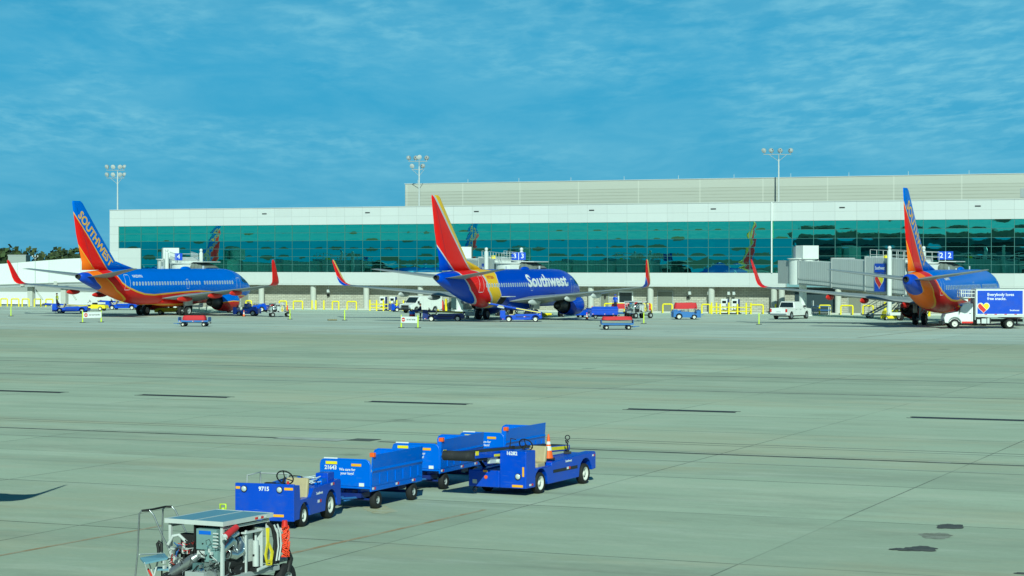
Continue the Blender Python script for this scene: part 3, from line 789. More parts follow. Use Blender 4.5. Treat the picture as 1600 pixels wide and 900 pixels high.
# ---------------------------------------------------------------- light masts
def lamp_head(root, x, y, z, yaw, tilt, sunlit_tone):
    m = MB()
    R = Matrix.Translation((x, y, z)) @ rz(yaw) @ Matrix.Rotation(tilt, 4, 'X') @ Matrix.Scale(0.85, 4)
    m.lathe([(0.10, 0.30), (0.24, 0.24), (0.40, 0.02), (0.43, -0.16)], (0, 0, 0), (0, 1, 0), n=14, mtx=R)
    m.box(-.05, .05, -.05, .05, -.55, -.28, 0, R)
    h = m.build('lamp_head', M['grey'], root, fix=True)
    g = MB(); g.lathe([(0.43, -0.162), (0.30, -0.20), (0.02, -0.21)], (0, 0, 0), (0, 1, 0), n=14, mtx=R)
    g.build('lens', M['lgrey'] if sunlit_tone else M['dark'], h, fix=True)  # sunward lenses coloured pale, the others dark, in place of real shading
def mast(px, ly, ztop, heads, label, poleR=0.16):
    c = BM @ Vector((u_of(px, ly), ly, 0))
    t = thing('light_mast', label, 'light mast', (c.x, c.y, 0), 0, 'tall light masts behind the terminal')
    MB().cyl((0, 0, 0), (0, 0, ztop-0.4), poleR*1.3, poleR*0.55, n=12).build('pole', M['lgrey'], t)
    xs = [h[0] for h in heads]; zs = sorted(set(h[1] for h in heads))
    b = MB()
    for z in zs:
        xx = [h[0] for h in heads if h[1] == z]
        b.cyl((min(xx)-.1, 0, z-.55), (max(xx)+.1, 0, z-.55), 0.045, n=8)
    b.cyl((0, 0, ztop-1), (0, 0, max(zs)-.5), 0.07, n=8)
    b.cyl((0, 0, zs[0]-1.5), (min(xs)*.7, 0, zs[0]-.55), 0.035, n=6); b.cyl((0, 0, zs[0]-1.5), (max(xs)*.7, 0, zs[0]-.55), 0.035, n=6)
    b.build('bracket', M['grey'], t)
    for (x, z, yaw, tilt, sunlit_tone) in heads: lamp_head(t, x, 0, z, yaw, tilt, sunlit_tone)
mast(184, 36, 20.4, [(x, z, yw, rad(25), li) for z in (20.8, 19.6) for x, yw, li in ((-1.6, rad(-35), 1), (-.65, rad(-10), 1), (.35, rad(25), 1), (1.0, rad(120), 0))],
     'floodlight mast at the left with eight lamps in two rows, left of the taller hall')
mast(655, 42.3, 20.6, [(-1.5, 21.5, rad(-150), rad(20), 0), (-.5, 21.5, rad(170), rad(15), 0), (0.0, 21.6, rad(20), rad(20), 1), (1.1, 21.5, rad(175), rad(15), 0), (-1.0, 20.3, rad(-20), rad(25), 1), (.5, 20.3, rad(160), rad(15), 0)],
     'floodlight mast with six clustered lamps above the middle airliner')
mast(1216.5, 42.3, 20.6, [(-2.0, 21.4, rad(-40), rad(25), 1), (-1.0, 21.4, rad(-160), rad(20), 0), (0.2, 21.4, rad(175), rad(15), 0), (1.6, 21.4, rad(150), rad(15), 0)],
     'floodlight mast with a single row of four lamps, right of centre')
c = at_depth(55, 282)
t = thing('lamp_post', 'slim lamp post in front of the raised walkway at the far left', 'lamp post', (c.x, c.y, 0))
MB().cyl((0, 0, 0), (0, 0, 6.6), 0.05, 0.035, n=8).build('pole', M['grey'], t)
for x in (-.35, 0, .35):
    b = MB(); b.cyl((0, 0, 6.5), (x, 0, 6.75), 0.02, n=6); b.sphere((x, 0, 6.85), 0.11, 10, 6); b.build('lamp_head', M['lgrey'], t)
# ---------------------------------------------------------------- airliners (local +X forward, +Y port, xn = 17 - X measured from the nose)
FR = [(0,2.75,.05,.05),(.12,2.76,.25,.27),(.35,2.78,.45,.48),(.8,2.82,.75,.76),(1.4,2.90,1.02,1.03),(2.0,2.98,1.24,1.24),(2.7,3.07,1.50,1.42),(3.4,3.15,1.70,1.58),(4.2,3.22,1.86,1.72),(5.2,3.26,1.97,1.83),(6.2,3.27,2.0,1.88)] + \
     [(x,3.27,2.0,1.88) for x in (8,10,12,14,16,18,20)] + [(21.5,3.27,2.0,1.88),(23,3.32,1.94,1.85),(24,3.40,1.86,1.80),(25,3.50,1.75,1.73),(26,3.62,1.61,1.64),(27,3.76,1.45,1.52),(28,3.90,1.28,1.37),(29,4.04,1.10,1.18),(30,4.17,.91,.96),(31,4.29,.71,.72),(31.8,4.39,.52,.50),(32.4,4.45,.34,.32)]
def fr_at(xn):
    for a, b in zip(FR[:-1], FR[1:]):
        if a[0] <= xn <= b[0]:
            t = (xn-a[0])/(b[0]-a[0]); return [a[i]+(b[i]-a[i])*t for i in (1, 2, 3)]
    return list(FR[-1][1:])
def fus_y(xn, z, out=0.0):
    zc_, rz_, ry_ = fr_at(xn); t = 1-((z-zc_)/rz_)**2
    return ry_*math.sqrt(max(t, 0.0004)) + out
AF = [(0, 0), (.015, .28), (.06, .55), (.15, .85), (.3, 1.0), (.5, .88), (.75, .48), (1, .03)]
def foil(le, chord, thick, tdir):
    """closed airfoil ring: chord runs aft (-X), thickness along tdir"""
    le = Vector(le); td = Vector(tdir).normalized(); r = []
    for c, t in AF: r.append(le + Vector((-c*chord, 0, 0)) + td*t*thick/2)
    for c, t in reversed(AF[1:]): r.append(le + Vector((-c*chord, 0, 0)) - td*t*thick/2)
    return r
def X(xn): return 17.0-xn

def livery(name, base, bands):
    """paint bands whose edges are curves over the fuselage: bands = (mode, [(a,b)...], line colour, line width, colour)"""
    T = nodes_mat(name); tc = T.node('ShaderNodeTexCoord'); P = tc.outputs['Object']
    sp = T.node('ShaderNodeSeparateXYZ'); T.link(P, sp.inputs[0])
    xn = T.math('SUBTRACT', 17.0, sp.outputs[0]); z = sp.outputs[2]
    def curve(inp, pts, imax, omax):
        n = T.node('ShaderNodeFloatCurve'); cm = n.mapping; c = cm.curves[0]
        pts = sorted(pts)
        pts = [(0, pts[0][1])] + pts + [(imax, pts[-1][1])]
        while len(c.points) < len(pts): c.points.new(0.5, 0.5)
        for p, (a, b) in zip(c.points, pts):
            p.location = (a/imax, b/omax); p.handle_type = 'VECTOR'
        cm.update()
        n.inputs[0].default_value = 1.0
        T.link(T.math('DIVIDE', inp, imax), n.inputs[1])
        return T.math('MULTIPLY', n.outputs[0], omax)
    c = T.mix(T.noise(P, 0.8, 4), tuple(v*0.93 for v in base), tuple(v*1.07 for v in base))
    for mode, pts, lcol, lw, col in bands:
        if mode == 'x': d = T.math('SUBTRACT', xn, curve(z, pts, 14.0, 40.0))      # aft of the curve
        else: d = T.math('SUBTRACT', curve(xn, pts, 40.0, 14.0), z)                 # below the curve
        if lcol: c = T.mix(T.math('GREATER_THAN', d, -lw), c, lcol)
        c = T.mix(T.math('GREATER_THAN', d, 0.0), c, col)
    # belly and soot
    s = T.rng(T.noise(P, 0.6, 7, 0.75, 0.3, 1, 1.6), 0.5, 0.85, 0, 0.16)
    c = T.mix(s, c, (0.10, 0.09, 0.09))
    sm = T.math('MULTIPLY', T.math('LESS_THAN', T.math('FRACT', T.math('DIVIDE', xn, 1.27)), 0.016), 0.25)
    c = T.mix(sm, c, (0.05, 0.05, 0.07))
    T.link(c, T.b.inputs['Base Color']); T.b.inputs['Roughness'].default_value = 0.34
    T.b.inputs['Coat Weight'].default_value = 0.06; T.b.inputs['Coat Roughness'].default_value = 0.06; T.b.inputs['Specular IOR Level'].default_value = 0.22
    return T.m
RED = (0.70, 0.006, 0.006); YEL = (0.85, 0.52, 0.015); SIL = (0.55, 0.57, 0.60); ORG = (0.85, 0.17, 0.008); GOLD = (0.80, 0.42, 0.04)
HB = (0.007, 0.055, 0.52); CB = (0.015, 0.14, 0.66)
heart = livery('airliner_paint_bold_blue', HB, [
    ('x', [(1.2, 21.9), (2.1, 22.2), (2.6, 22.0), (3.5, 22.8), (4.4, 22.6), (5.15, 21.9), (5.3, 23.3), (5.8, 24.4), (6.2, 22.0), (13.9, 22.0)], SIL, 0.10, YEL),
    ('x', [(1.5, 23.0), (2.2, 23.6), (3.2, 24.9), (4.2, 25.2), (5.0, 25.4), (5.3, 26.2), (9.0, 29.95), (12.2, 32.9), (12.6, 33.4)], SIL, 0.32, RED),
    ('x', [(1.7, 25.0), (2.0, 25.6), (3.2, 27.8), (4.3, 28.9), (5.1, 29.3), (7.3, 32.1), (8.4, 33.6), (9.0, 40), (13, 40)], SIL, 0.22, HB)])
canyon = livery('airliner_paint_canyon', CB, [
    ('z', [(0, 1.6), (2.0, 1.9), (4.3, 2.05), (8, 2.4), (13, 2.65), (17.2, 2.5), (21.3, 2.3), (23, 2.4), (24.4, 2.7), (26.0, 3.2), (26.9, 3.7), (27.5, 4.5), (27.75, 5.0), (30.7, 8.4), (33.6, 11.5), (34.5, 12.5)], GOLD, 0.17, RED),
    ('z', [(24.4, 1.2), (25.1, 1.8), (27.4, 2.9), (29.0, 4.1), (29.8, 5.0), (33.0, 8.3), (34, 9.3)], GOLD, 0.13, ORG),
    ('z', [(28.3, 0.5), (28.9, 2.4), (29.4, 3.3), (30.4, 3.9), (31.2, 4.9), (33, 4.98), (34, 4.98)], GOLD, 0.08, (0.015, 0.06, 0.50))])
wingm = pmat('wing_grey', (0.27, 0.29, 0.29), 0.4, var=0.08, nscale=0.8, dirt=0.12, coat=0.2)
slatm = pmat('bare_aluminium', (0.62, 0.64, 0.66), 0.3, metal=0.7, var=0.1, nscale=1.5)
seamm = pmat('door_outline', (0.70, 0.72, 0.75), 0.5, var=0.05)
seamd = pmat('panel_seam', (0.02, 0.03, 0.08), 0.6, var=0.1)
winm = pmat('cabin_glass', (0.03, 0.04, 0.06), 0.12, var=0.2)
cabm = pmat('cabin_pane_reflection', (0.34, 0.40, 0.46), 0.25, var=0.35, nscale=1.5)  # pale tone stands for bright ground mirrored in the cabin glass
surr = pmat('window_surround', (0.62, 0.68, 0.80), 0.4, var=0.08)
metald = pmat('burnt_metal', (0.10, 0.095, 0.09), 0.45, metal=0.7, var=0.3)
lettw = pmat('white_lettering', (0.80, 0.80, 0.80), 0.5, var=0.03)
lettg = pmat('gold_lettering', (0.80, 0.45, 0.07), 0.5, var=0.05)
lettr = pmat('red_lettering', (0.5, 0.03, 0.02), 0.5, var=0.05)

FIN = [(5.15, 24.3, 7.6, 0.62), (6.0, 26.0, 5.9, .50), (9.0, 28.8, 4.05, .36), (12.3, 31.75, 1.75, .17), (12.5, 32.1, 1.35, .06)]
def fin_half(xn, z):
    for a, b in zip(FIN[:-1], FIN[1:]):
        if a[0] <= z <= b[0] or b is FIN[-1]:
            t = min(max((z-a[0])/(b[0]-a[0]), 0), 1); le = a[1]+(b[1]-a[1])*t; ch = a[2]+(b[2]-a[2])*t; th = a[3]+(b[3]-a[3])*t
            q = min(max((xn-le)/ch, 0), 1)
            for (c0, t0), (c1, t1) in zip(AF[:-1], AF[1:]):
                if c0 <= q <= c1: return th/2*(t0+(t1-t0)*(q-c0)/(c1-c0))
    return 0.05

def winglet_mat(kind):
    if kind == 'heart':
        return livery('winglet_bold', YEL, [('x', [(3.5, 20.3), (4.4, 21.25), (6.5, 22.6)], SIL, .05, RED), ('x', [(3.5, 20.8), (4.2, 21.7), (5.0, 22.6), (6.5, 25)], SIL, .05, HB)])
    return livery('winglet_canyon', (0.03, 0.10, 0.50), [('x', [(3.5, 19.0), (4.4, 20.65), (6.5, 21.9)], GOLD, .04, RED)])

def airliner(label, loc, rot, body, kind, names):
    t = thing('airliner', label, 'airliner', loc, rot, 'blue airliners parked nose-in at the gates')
    # fuselage
    rings = []
    for xn, zc_, rz_, ry_ in FR:
        rings.append([Vector((X(xn), ry_*math.sin(2*PI*j/40), zc_ + rz_*math.cos(2*PI*j/40))) for j in range(40)])
    m = MB(); m.loft(rings)
    m.sphere((X(15.2), 0, 1.75), 1.0, 20, 10, sc=(5.2, 1.95, 0.78))          # wing-body fairing
    m.sphere((X(13.0), 0, 5.28), 0.5, 14, 6, sc=(1.9, .55, .5))             # antenna dome
    fus = m.build('fuselage', body, t, fix=True)
    a = MB(); a.cyl((X(32.3), 0, 4.45), (X(32.75), 0, 4.47), 0.30, 0.22, n=16, caps=False); a.cyl((X(32.45), 0, 4.46), (X(32.46), 0, 4.46), 0.24, n=16, mat=1)
    a.build('exhaust', [metald, M['black']], t)
    # fin
    m = MB(); m.loft([foil((X(le), 0, z), ch, th, (0, 1, 0)) for z, le, ch, th in FIN])
    m.loft([foil((X(21.9), 0, 5.12), 3.0, .10, (0, 1, 0)), foil((X(24.6), 0, 5.75), 2.2, .16, (0, 1, 0)), foil((X(26.0), 0, 6.1), 1.4, .20, (0, 1, 0))])
    fin = m.build('fin', body, t, fix=True)
    r = MB()                                                                   # rudder hinge line
    for s in (1, -1):
        v = []
        for z in [5.3+i*.5 for i in range(14)]:
            k = (z-5.15)/(12.3-5.15); xh = 30.1+(32.95-30.1)*k
            y = fin_half(xh, z)+.012
            v += [(X(xh), s*y, z), (X(xh+.035), s*y, z)]
        r.add(v, [(2*i, 2*i+1, 2*i+3, 2*i+2) for i in range(13)])
    r.build('rudder_hinge', seamd, fin)
    # tailplane
    for s in (1, -1):
        m = MB(); m.loft([foil((X(27.4), s*.5, 4.42), 4.3, .42, (0, 0, 1)), foil((X(28.0), s*1.3, 4.52), 3.8, .38, (0, 0, 1)), foil((X(31.5), s*7.0, 5.28), 1.55, .14, (0, 0, 1)), foil((X(31.8), s*7.18, 5.3), 1.1, .05, (0, 0, 1))])
        m.build('tailplane', wingm, t, fix=True)
    # wings with winglets, flap fairings, engines
    for s in (1, -1):
        m = MB()
        m.loft([foil((X(10.9), s*1.0, 1.95), 8.8, 1.05, (0, 0, 1)), foil((X(11.7), s*1.9, 2.02), 7.6, .95, (0, 0, 1)), foil((X(14.2), s*5.8, 2.42), 4.95, .60, (0, 0, 1)),
                foil((X(17.3), s*11.8, 3.02), 3.0, .34, (0, 0, 1)), foil((X(20.0), s*16.9, 3.52), 1.65, .17, (0, 0, 1))])
        wing = m.build('wing', wingm, t, fix=True)
        m = MB()                                                                # polished leading edge
        m.loft([foil((X(14.0)+.06, s*5.5, 2.40), .55, .40, (0, 0, 1)), foil((X(17.28)+.05, s*11.8, 3.02), .38, .24, (0, 0, 1)), foil((X(19.95)+.03, s*16.8, 3.51), .22, .12, (0, 0, 1))])
        m.build('slat', slatm, wing, fix=True)
        m = MB(); secs = []
        for (le, y, z, ch, th, ang) in ((20.0, 16.9, 3.52, 1.65, .17, 5), (20.25, 17.25, 3.62, 1.5, .15, 25), (20.5, 17.5, 3.85, 1.35, .13, 55), (20.8, 17.63, 4.25, 1.2, .12, 75), (22.0, 17.93, 6.05, .55, .06, 80), (22.25, 17.95, 6.25, .25, .03, 80)):
            an = rad(ang); secs.append(foil((X(le), s*y, z), ch, th, (0, -s*math.sin(an), math.cos(an))))
        m.loft(secs); m.build('winglet', winglet_mat_cache[kind], t, fix=True)
        for (y, x1, L) in ((3.9, 19.0, 3.0), (7.9, 18.9, 2.9), (11.1, 19.6, 2.5)):
            zz = 2.02+(3.52-2.02)*(y-1.9)/15.0
            m = MB(); m.sphere((X(x1-.35), s*y, zz-.32), 1.0, 12, 8, sc=(L/2, .17, .30))
            m.build('flap_fairing', M['red'] if kind == 'canyon' else M['lgrey'], wing, fix=True)
        # engine
        cx_, cz_, ey = X(10.5), 1.50, s*4.83
        e = MB()
        pr = [(0.80, -0.75), (0.79, -.30), (0.84, -.06), (0.93, 0.0), (1.00, -.10), (1.06, -.45), (1.09, -1.1), (1.08, -1.9), (1.02, -2.6), (0.92, -3.2), (0.885, -3.3), (0.86, -3.1), (0.84, -2.5)]
        e.lathe(pr, (cx_, ey, cz_), (1, 0, 0), n=36)
        eng = e.build('engine', body if kind == 'heart' else winglet_mat_cache['nacelle'], t, fix=True)
        lip = MB(); lip.lathe([(0.84, -.08), (0.865, 0.0), (0.93, 0.035), (1.0, -.05), (1.03, -.25)], (cx_+.02, ey, cz_), (1, 0, 0), n=36); lip.build('intake_lip', slatm, eng, fix=True)
        c = MB(); c.lathe([(0.83, -2.9), (0.66, -3.2), (0.60, -3.9), (0.44, -4.7), (0.40, -4.72), (0.38, -4.4)], (cx_, ey, cz_), (1, 0, 0), n=28)
        c.lathe([(0.38, -4.2), (0.26, -4.7), (0.05, -5.15), (0.01, -5.16)], (cx_, ey, cz_), (1, 0, 0), n=20)
        c.build('exhaust_nozzle', metald, eng, fix=True)
        f = MB(); f.cyl((cx_-.7, ey, cz_), (cx_-.72, ey, cz_), .80, n=28); f.lathe([(0.02, -.30), (.16, -.5), (.26, -.70)], (cx_, ey, cz_), (1, 0, 0), n=16, mat=1)
        for k in range(24):
            an = 2*PI*k/24; f.add([(cx_-.62, ey+math.cos(an)*.25, cz_+math.sin(an)*.25), (cx_-.62, ey+math.cos(an)*.79, cz_+math.sin(an)*.79), (cx_-.70, ey+math.cos(an+.2)*.79, cz_+math.sin(an+.2)*.79), (cx_-.70, ey+math.cos(an+.2)*.25, cz_+math.sin(an+.2)*.25)], [(0, 1, 2, 3)], 2)
        f.build('fan', [M['black'], M['grey'], metald], eng)
        p = MB(); p.loft([foil((X(11.6), ey, 2.48), 4.3, .28, (0, 1, 0)), foil((X(13.2), ey, 2.60), 3.6, .28, (0, 1, 0))]); p.loft([foil((X(11.4), ey, 2.2), 4.0, .30, (0, 1, 0)), foil((X(12.0), ey, 2.55), 4.2, .28, (0, 1, 0))])
        p.build('pylon', M['lgrey'], eng, fix=True)
    # landing gear
    for s in (1, -1):
        g = MB(); g.cyl((X(17.0), s*2.86, 2.0), (X(17.2), s*2.86, .55), .13, .11, n=10); g.cyl((X(17.2), s*2.45, .56), (X(17.2), s*3.27, .56), .09, n=10)
        g.cyl((X(16.6), s*2.2, 1.9), (X(17.15), s*2.8, 1.0), .06, n=8); g.box(X(17.75), X(16.4), s*3.34, s*3.38, 1.15, 2.1)
        gear = g.build('main_gear', M['lgrey'], t)
        for dy in (-.43, .43): wheel(gear, X(17.2), s*2.86+dy, .565, .40, 1 if dy > 0 else -1, rim=M['grey'])
    g = MB(); g.cyl((X(4.0), 0, 1.9), (X(4.0), 0, .35), .09, n=10); g.cyl((X(4.0), -.24, .345), (X(4.0), .24, .345), .05, n=8); g.box(X(5.1), X(3.4), .34, .37, .95, 1.75); g.box(X(5.1), X(3.4), -.37, -.34, .95, 1.75)
    gear = g.build('nose_gear', M['lgrey'], t)
    for dy in (-.2, .2): wheel(gear, X(4.0), dy, .345, .20, 1 if dy > 0 else -1, rim=M['grey'])
    # cabin windows, one mesh per side shared
    wms = {}
    for s in (1, -1):
        xs = [6.2+i*.51 for i in range(38)]
        for i, xw in enumerate(xs):
            if 12.1 < xw < 12.5: continue
            if s in wms and xw < 22.0:
                o = bpy.data.objects.new('window', wms[s]); COL.objects.link(o); o.parent = t; o.location = (X(xw)-X(8), 0, 0); continue
            if xw >= 22.0 or s not in wms:
                xr = xw if xw >= 22.0 else 8.0
                w = MB(); pts = []; N = 12
                for ring, (hw, hh), ma in ((0, (.15, .21), 1), (1, (.105, .16), 0)):
                    v = []
                    for k in range(N):
                        an = 2*PI*k/N; cu_ = math.copysign(abs(math.cos(an))**.7, math.cos(an)); su = math.copysign(abs(math.sin(an))**.7, math.sin(an))
                        z = 3.66+hh*su; xx = xr - hw*cu_
                        v.append((X(xx), s*fus_y(xx, z, .008+.005*ring), z))
                    w.add(v, [tuple(range(N)) if s > 0 else tuple(reversed(range(N)))], ma)
                o = w.build('window', [cabm, surr], t)
                if xw < 22.0: wms[s] = o.data; o.location = (X(xw)-X(8), 0, 0)
    # doors drawn by their outlines
    def outline(x0, x1, z0, z1, s, name, w=.05, rad_=.15, mat=None):
        pts = []
        for (cx0, cz0, a0) in ((x1-rad_, z1-rad_, 0), (x0+rad_, z1-rad_, 90), (x0+rad_, z0+rad_, 180), (x1-rad_, z0+rad_, 270)):
            for k in range(4): an = rad(a0+30*k); pts.append((cx0+rad_*math.cos(an), cz0+rad_*math.sin(an)))
        den = []
        for i, p in enumerate(pts):
            q = pts[(i+1) % len(pts)]; n_ = max(1, int(math.hypot(q[0]-p[0], q[1]-p[1])/.25))
            for k in range(n_): den.append((p[0]+(q[0]-p[0])*k/n_, p[1]+(q[1]-p[1])*k/n_))
        cx0 = (x0+x1)/2; cz0 = (z0+z1)/2; v = []
        for (a_, b_) in den:
            for f_ in (0, w):
                aa = a_ + (cx0-a_)/max(abs(cx0-a_)+abs(cz0-b_), .01)*f_; bb = b_ + (cz0-b_)/max(abs(cx0-a_)+abs(cz0-b_), .01)*f_
                v.append((X(aa), s*fus_y(aa, bb, .014), bb))
        n_ = len(den)
        d = MB(); d.add(v, [(2*i, 2*i+1, (2*i+3) % (2*n_), (2*i+2) % (2*n_)) for i in range(n_)])
        return d.build(name, mat or seamm, t)
    for s in (1, -1):
        outline(25.6, 26.4, 2.95, 4.65, s, 'door', .06)
        outline(4.4, 5.25, 2.3, 4.2, s, 'door', .05)
        outline(14.9, 15.4, 3.0, 4.1, s, 'door', .045)
    outline(9.3, 10.6, 1.75, 2.7, -1, 'cargo_door', .03, mat=seamd); 
    if kind == 'heart':                                   # aft hold open for the loader; black sheet paints the dark inside
        d = MB(); v = []
        for k in range(6):
            xx = 20.7+1.35*k/5
            for q in range(4): zz = 1.62+.82*q/3; v.append((X(xx), -fus_y(xx, zz, .02), zz))
        d.add(v, [(4*k+q, 4*k+q+1, 4*k+q+5, 4*k+q+4) for k in range(5) for q in range(3)]); hold = d.build('cargo_hold_shade', M['black'], t)
        d = MB(); d.box(X(22.05), X(20.7), -2.75, -1.80, 2.46, 2.52, 0); dd = d.build('cargo_door', M['lgrey'], t)
    # cockpit glass
    for s in (1, -1):
        w = MB()
        for (xa, xb, z0a, z0b, z1a, z1b) in ((1.55, 2.25, 3.52, 3.55, 3.72, 4.1), (2.32, 3.1, 3.57, 3.6, 4.15, 4.35), (3.17, 3.7, 3.62, 3.75, 4.36, 4.3)):
            v = []
            for k in range(4):
                xx = xa+(xb-xa)*k/3; zl = z0a+(z0b-z0a)*k/3; zh = z1a+(z1b-z1a)*k/3
                for q in range(3): zz = zl+(zh-zl)*q/2; v.append((X(xx), s*fus_y(xx, zz, .012), zz))
            w.add(v, [(3*k+q, 3*k+q+1, 3*k+q+4, 3*k+q+3) for k in range(3) for q in range(2)])
        w.build('windshield', winm, t)
    a = MB(); a.box(X(9.6), X(9.3), -.02, .02, 5.25, 5.6); a.box(X(17.6), X(17.3), -.02, .02, 5.25, 5.55); a.cyl((X(14.8), 0, 5.2), (X(14.8), 0, 5.38), .06, n=8)
    a.build('antenna', M['white'], t)
    # lettering
    def onfus(s):
        return lambda p: Vector((p.x, s*fus_y(17-p.x, p.z, .02), p.z))
    def side_m(xn, z, s): return face_mtx((X(xn), s*3, z), (-s, 0, 0), (0, 0, 1))
    def onfin(s): return lambda p: Vector((p.x, s*(fin_half(17-p.x, p.z)+.02), p.z))
    big, reg = names
    if kind == 'heart':
        text('lettering', 'Southwest', 1.75, lettw, t, side_m(11.2, 3.98, -1), bold=.030, width=9.6, project=onfus(-1), cuts=12)
        text('lettering', 'Southwest', 1.75, lettw, t, side_m(11.2, 3.98, 1), bold=.030, width=9.6, project=onfus(1), cuts=12)
        text('registration', reg, .42, lettr, t, side_m(23.9, 4.45, -1), bold=.02, project=onfus(-1), cuts=4)
    else:
        dirv = Vector((.69, 0, -.72)); upv = Vector((.72, 0, .69))
        pc = Vector((X(29.75), -1, 8.45))
        text('lettering', 'SOUTHWEST', 1.25, lettg, fin, face_mtx(pc, dirv, upv), bold=.030, width=7.6, project=onfin(-1), cuts=4)
        text('registration', reg, .42, lettw, t, side_m(24.1, 4.45, -1), bold=.02, project=onfus(-1), cuts=4)
    fl = MB()                                                                  # small flag on the fin root
    for k in range(5): fl.box(X(25.4), X(24.8), -fin_half(25.1, 5.62)-.05, -fin_half(25.1, 5.62)-.035, 5.5+k*.07, 5.5+k*.07+.04, k % 2)
    fl.box(X(25.4), X(25.15), -fin_half(25.1, 5.62)-.058, -fin_half(25.1, 5.62)-.051, 5.64, 5.83, 2)
    fl.build('flag', [M['red'], M['white'], M['dblue']], t)
    return t
winglet_mat_cache = {'heart': winglet_mat('heart'), 'canyon': winglet_mat('canyon')}
winglet_mat_cache['nacelle'] = livery('nacelle_canyon', CB, [('z', [(0, 1.3), (10, 1.45), (12, 1.55), (14, 1.4), (16, 1.2)], GOLD, .10, (0.55, 0.012, 0.010))])

def hd(deg): return rad(90-deg)           # heading given clockwise from +Y
pl_left = airliner('blue airliner at the left gate, gold letters down its red and orange tail', (-39.2, 238.4, 0), hd(26.5), canyon, 'canyon', ('', 'N425WN'))
pl_mid = airliner('blue airliner with red and yellow striped tail and large white side lettering', (-.43, 219.6, 0), hd(26.6), heart, 'heart', ('', 'N7750A'))
pl_right = airliner('blue airliner with orange and red tail seen nearly from behind, beside the white box truck', (41.5, 200.0, 0), hd(26.0), canyon, 'canyon', ('', 'N204WN'))
pl_far = dup(pl_left, (-78.6, 257.5, 0), hd(26.5), 'airliner beyond the left edge of the picture, only its winglet tip in view')
# another airliner stands close by on the left, out of frame; its winglet throws the dark wedge on the apron
def nearby():
    h = rad(-90)
    return dup(pl_mid, (-29.3, 50.3, 0), hd(0), 'airliner parked just outside the picture at the lower left, casting a shadow on the apron')
pl_near = nearby()
# ---------------------------------------------------------------- shared builders: ground vehicles and equipment
def arch(cx, r, z0, n=8, rev=False):
    """points of a wheel arch cut into a bottom edge, front to back"""
    a0 = math.asin(min(max((z0-r*1.0)/r, -1), 1)) if False else 0
    pts = [(cx + r*math.cos(t), r*0.86 + r*math.sin(t)*1.0) for t in [PI*i/n for i in range(n+1)]]
    pts = [(cx+r, z0)] + [p for p in pts if p[1] > z0] + [(cx-r, z0)]
    return list(reversed(pts)) if rev else pts
def steering(parent, c, r=.19, tilt=-55, mat=None):
    m = MB(); R = Matrix.Translation(c) @ Matrix.Rotation(rad(tilt), 4, 'Y')
    m.tube([R @ Vector((math.cos(2*PI*i/18)*r, math.sin(2*PI*i/18)*r, 0)) for i in range(18)], .016, 6, closed=True)
    for k in range(3):
        a = 2*PI*k/3; m.cyl(R @ Vector((0, 0, -.02)), R @ Vector((math.cos(a)*r, math.sin(a)*r, 0)), .012, n=6)
    m.cyl(R @ Vector((0, 0, 0)), R @ Vector((0, 0, -.42)), .025, n=8)
    return m.build('steering_wheel', M['black'], parent)
def sticker(parent, x, y, z, right, w, h, mats, name='reflector'):
    """small marker plate lying on a face; right = unit direction of its width"""
    r = Vector(right); n = r.cross(Vector((0, 0, 1))).normalized(); m = MB()
    k = len(mats)
    for i in range(k):
        a = -w/2 + w*i/k; b_ = a + w/k
        P = [Vector((x, y, z)) + r*a + Vector((0, 0, -h/2)), Vector((x, y, z)) + r*b_ + Vector((0, 0, -h/2)), Vector((x, y, z)) + r*b_ + Vector((0, 0, h/2)), Vector((x, y, z)) + r*a + Vector((0, 0, h/2))]
        Q = [p + n*.008 for p in P]
        m.add(P+Q, [(4, 5, 6, 7), (0, 1, 5, 4), (1, 2, 6, 5), (2, 3, 7, 6), (3, 0, 4, 7), (3, 2, 1, 0)], i)
    return m.build(name, mats, parent)
def headlight(parent, x, y, z, r=.07):
    m = MB(); m.lathe([(r*1.15, 0), (r*1.15, .03), (r, .035)], (x, y, z), (1, 0, 0), n=18)
    h = m.build('headlight', M['dark'], parent, fix=True)
    g = MB(); g.lathe([(r, .028), (r*.7, .048), (.003, .055)], (x, y, z), (1, 0, 0), n=18); g.build('lens', M['lens'], h, fix=True)
    return h
def mtag(parent, x, y, z, right, h=.075, lettering=True):
    """small fleet lettering with the red and white mark below it"""
    r = Vector(right)
    n = r.cross(Vector((0, 0, 1))).normalized()
    if lettering: text('lettering', 'Southwest', h*1.5, lettw, parent, face_mtx(Vector((x, y, z))+n*.004, r, (0, 0, 1)), bold=.012)
    sticker(parent, x, y, z-h*3.0, right, h*3.4, h*1.0, [M['white'], M['red']])

